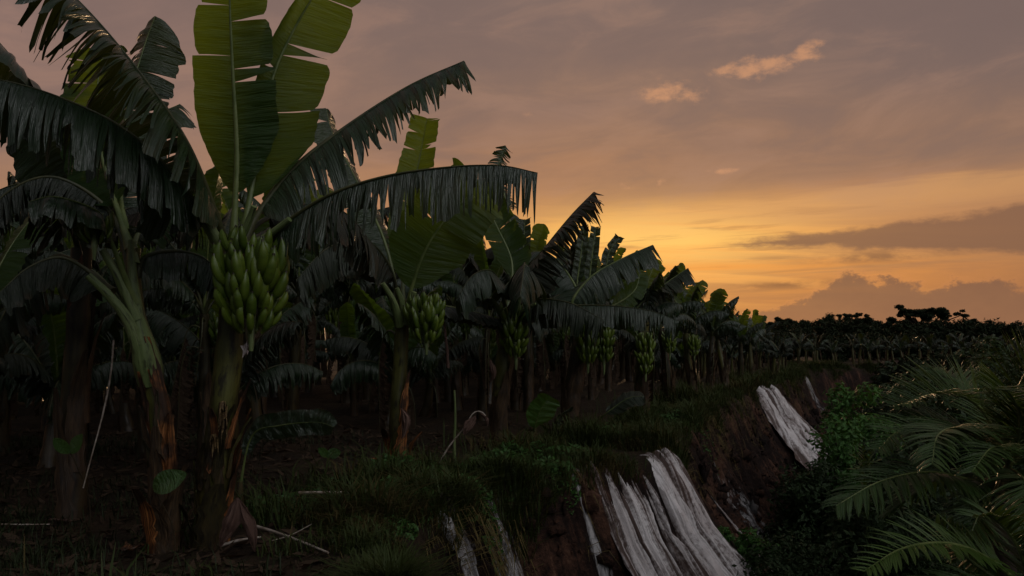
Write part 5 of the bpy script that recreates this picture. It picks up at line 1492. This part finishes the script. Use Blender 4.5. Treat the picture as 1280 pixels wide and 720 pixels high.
base = mixc(nt, gold * nz(nt, comb(nt, az * 0.05, el * 1.1 + az * 0.07, 21.0), 1.0, 5, 0.6, 0.4).step(0.46, 0.64) * 0.75, base, lin(250, 176, 90))
low = gauss(15, 3.6, 13, 1.6)
base = mixc(nt, low * streaks.step(0.38, 0.62) * 0.8, base, lin(236, 150, 66))
# thin grey streaks across the glow
gs = (gauss(13, 5.6, 16, 3.2) * fines.step(0.53, 0.68)) * 0.5
base = mixc(nt, gs, base, lin(150, 102, 68))
edge_ = el - (8.2 + (az - 15) * 0.075 + (fines - 0.5) * 1.6 + (veil - 0.5) * 2.0)
base = mixc(nt, edge_.step(-0.3, 1.6) * edge_.step(7, 2.0) * az.step(-4, 12) * 0.55, base, lin(140, 109, 92))
base = mixc(nt, edge_.step(-2.6, -0.4) * edge_.step(0.4, -0.3) * az.step(2, 12) * 0.40, base, lin(226, 165, 100))
mott = nz(nt, comb(nt, az * 0.11, el * 0.30 - az * 0.03, 31.0), 1.0, 6, 0.6, 0.6)
base = mixc(nt, mott.step(0.42, 0.68) * el.step(7, 12) * 0.4, base, lin(116, 97, 92))
base = mixc(nt, mott.step(0.52, 0.30) * el.step(6, 10) * 0.28, base, lin(172, 132, 110))
# long dark cloud wedge to the right
a0, e0 = azel(885, 309)
hw = (az - a0).mx(0) * 0.078
wn = nz(nt, comb(nt, az * 0.35, el * 0.9, 5.0), 1.0, 6, 0.62)
wc = el - (e0 + 0.15) - (az - a0) * 0.012 + (wn - 0.5) * 1.5
wedge = (hw - wc.abs() + 0.02)
wedge = wedge.step(-0.12, 0.42) * az.step(a0 - 0.5, a0 + 3)
base = mixc(nt, wedge * 0.85, base, lin(128, 92, 72))
a1, e1 = azel(1112, 314)
w2 = gauss(a1 - 1, e1 - 0.35, 4.2, 0.40, 0.02) * wn.step(0.35, 0.6)
base = mixc(nt, w2 * 0.8, base, lin(132, 92, 66))
a1, e1 = azel(985, 356)
w3 = gauss(a1, e1, 3.6, 0.28, 0.03) * wn.step(0.3, 0.55)
base = mixc(nt, w3 * 0.9, base, lin(134, 90, 62))
# cumulus bank on the horizon
bn = nz(nt, comb(nt, az * 0.52, el * 0.7, 11.0), 1.0, 8, 0.64)
bl2 = nz(nt, comb(nt, az * 0.16, 0.0, 3.0), 1.0, 2, 0.5)
a2, _e2 = azel(905, 390); a3, _e3 = azel(1065, 345)
top = az.step(a2, a3) * 2.7 + (bl2 - 0.5) * 1.4 + (bn - 0.5) * 3.6 + gauss(a3 + 0.6, 2.0, 2.8, 9) * 0.5 - az.step(33, 60) * 1.0
bank = (top - el).step(-0.05, 0.45) * az.step(a2 - 1.0, a2 + 2.0)
bcol = mixc(nt, (el / 3.6 + (bn - 0.5) * 0.9).clamp(), lin(142, 101, 76), lin(118, 85, 70))
base = mixc(nt, bank * 0.85, base, bcol)
# lit edge of the bank
rim = (top - el).step(-0.25, 0.02) * (top - el).step(0.25, 0.05) * az.step(a2, a2 + 3) * gauss(18, 3, 14, 3)
base = mixc(nt, rim * 0.22, base, lin(214, 140, 88))
# small sunlit puffs
pn = nz(nt, comb(nt, az * 0.55, el * 0.9, 8.0), 1.0, 7, 0.62)
puffs = None
for (px, py, wa, we, tl, am) in [(945, 84, 2.9, 0.85, 0.10, 1.05), (988, 74, 2.8, 0.75, 0.22, 0.95), (842, 117, 2.3, 0.95, -0.05, 1.0), (905, 214, 1.3, 0.28, 0.0, 0.7), (826, 228, 0.8, 0.35, 0.2, 0.6), (785, 235, 1.0, 0.35, -0.1, 0.6), (660, 142, 0.9, 0.5, 0, 0.3), (805, 125, 2.2, 0.5, 0.0, 0.35)]:
    a_, e_ = azel(px, py)
    g_ = gauss(a_, e_, wa, we, tl) * am
    puffs = g_ if puffs is None else puffs.mx(g_)
pf = (puffs * 1.0 + (pn - 0.5) * 2.6).step(0.35, 1.15) * puffs.step(0.05, 0.5)
base = mixc(nt, pf * 0.75, base, lin(206, 148, 108))
# the side away from the sun is dim blue-grey
back = Y_.step(0.35, -0.5)
base = mixc(nt, back, base, (0.065, 0.068, 0.078))
over = el.step(24, 60) * 0.85
base = mixc(nt, over, base, (0.10, 0.102, 0.114))
# bright sky patch added as a soft key light, high behind and right of viewer
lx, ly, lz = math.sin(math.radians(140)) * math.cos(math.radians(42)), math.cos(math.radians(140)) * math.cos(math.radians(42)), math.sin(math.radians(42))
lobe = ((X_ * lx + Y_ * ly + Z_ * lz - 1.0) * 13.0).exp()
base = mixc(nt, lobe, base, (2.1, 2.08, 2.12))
# below the horizon
base = mixc(nt, el.step(-0.3, -3.0), base, (0.012, 0.010, 0.008))
# physical sky, low sun, added faintly
sky = nt.nodes.new("ShaderNodeTexSky"); sky.sky_type = 'NISHITA'; sky.sun_disc = False
sky.sun_elevation = SUN_EL; sky.sun_rotation = SUN_AZ
sk = E(nt, sky.outputs[0])
n_ = nt.nodes.new("ShaderNodeVectorMath"); n_.operation = 'SCALE'; nt.links.new(sk.s, n_.inputs[0]); n_.inputs['Scale'].default_value = 0.002
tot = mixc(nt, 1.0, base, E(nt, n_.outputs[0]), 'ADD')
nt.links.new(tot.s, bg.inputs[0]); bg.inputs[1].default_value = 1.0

sd = bpy.data.lights.new("sun", 'SUN'); sd.energy = 1.6; sd.angle = math.radians(6); sd.color = (1.0, 0.62, 0.32)
so = bpy.data.objects.new("sun", sd); COL.objects.link(so)
sun_dir = Vector((math.sin(SUN_AZ) * math.cos(SUN_EL), math.cos(SUN_AZ) * math.cos(SUN_EL), math.sin(SUN_EL)))
so.rotation_euler = (-sun_dir).to_track_quat('-Z', 'Y').to_euler()
so.location = (0, 0, 30)

# ------------------------------------------------------------------ render settings
scene.render.engine = 'CYCLES'
scene.view_settings.view_transform = 'Standard'; scene.view_settings.look = 'None'
scene.view_settings.exposure = 0; scene.view_settings.gamma = 1
scene.cycles.max_bounces = 6; scene.cycles.diffuse_bounces = 3; scene.cycles.glossy_bounces = 2
scene.cycles.transmission_bounces = 3; scene.cycles.transparent_max_bounces = 4
scene.cycles.use_denoising = True
scene.cycles.adaptive_threshold = 0.025
scene.cycles.sample_clamp_indirect = 4
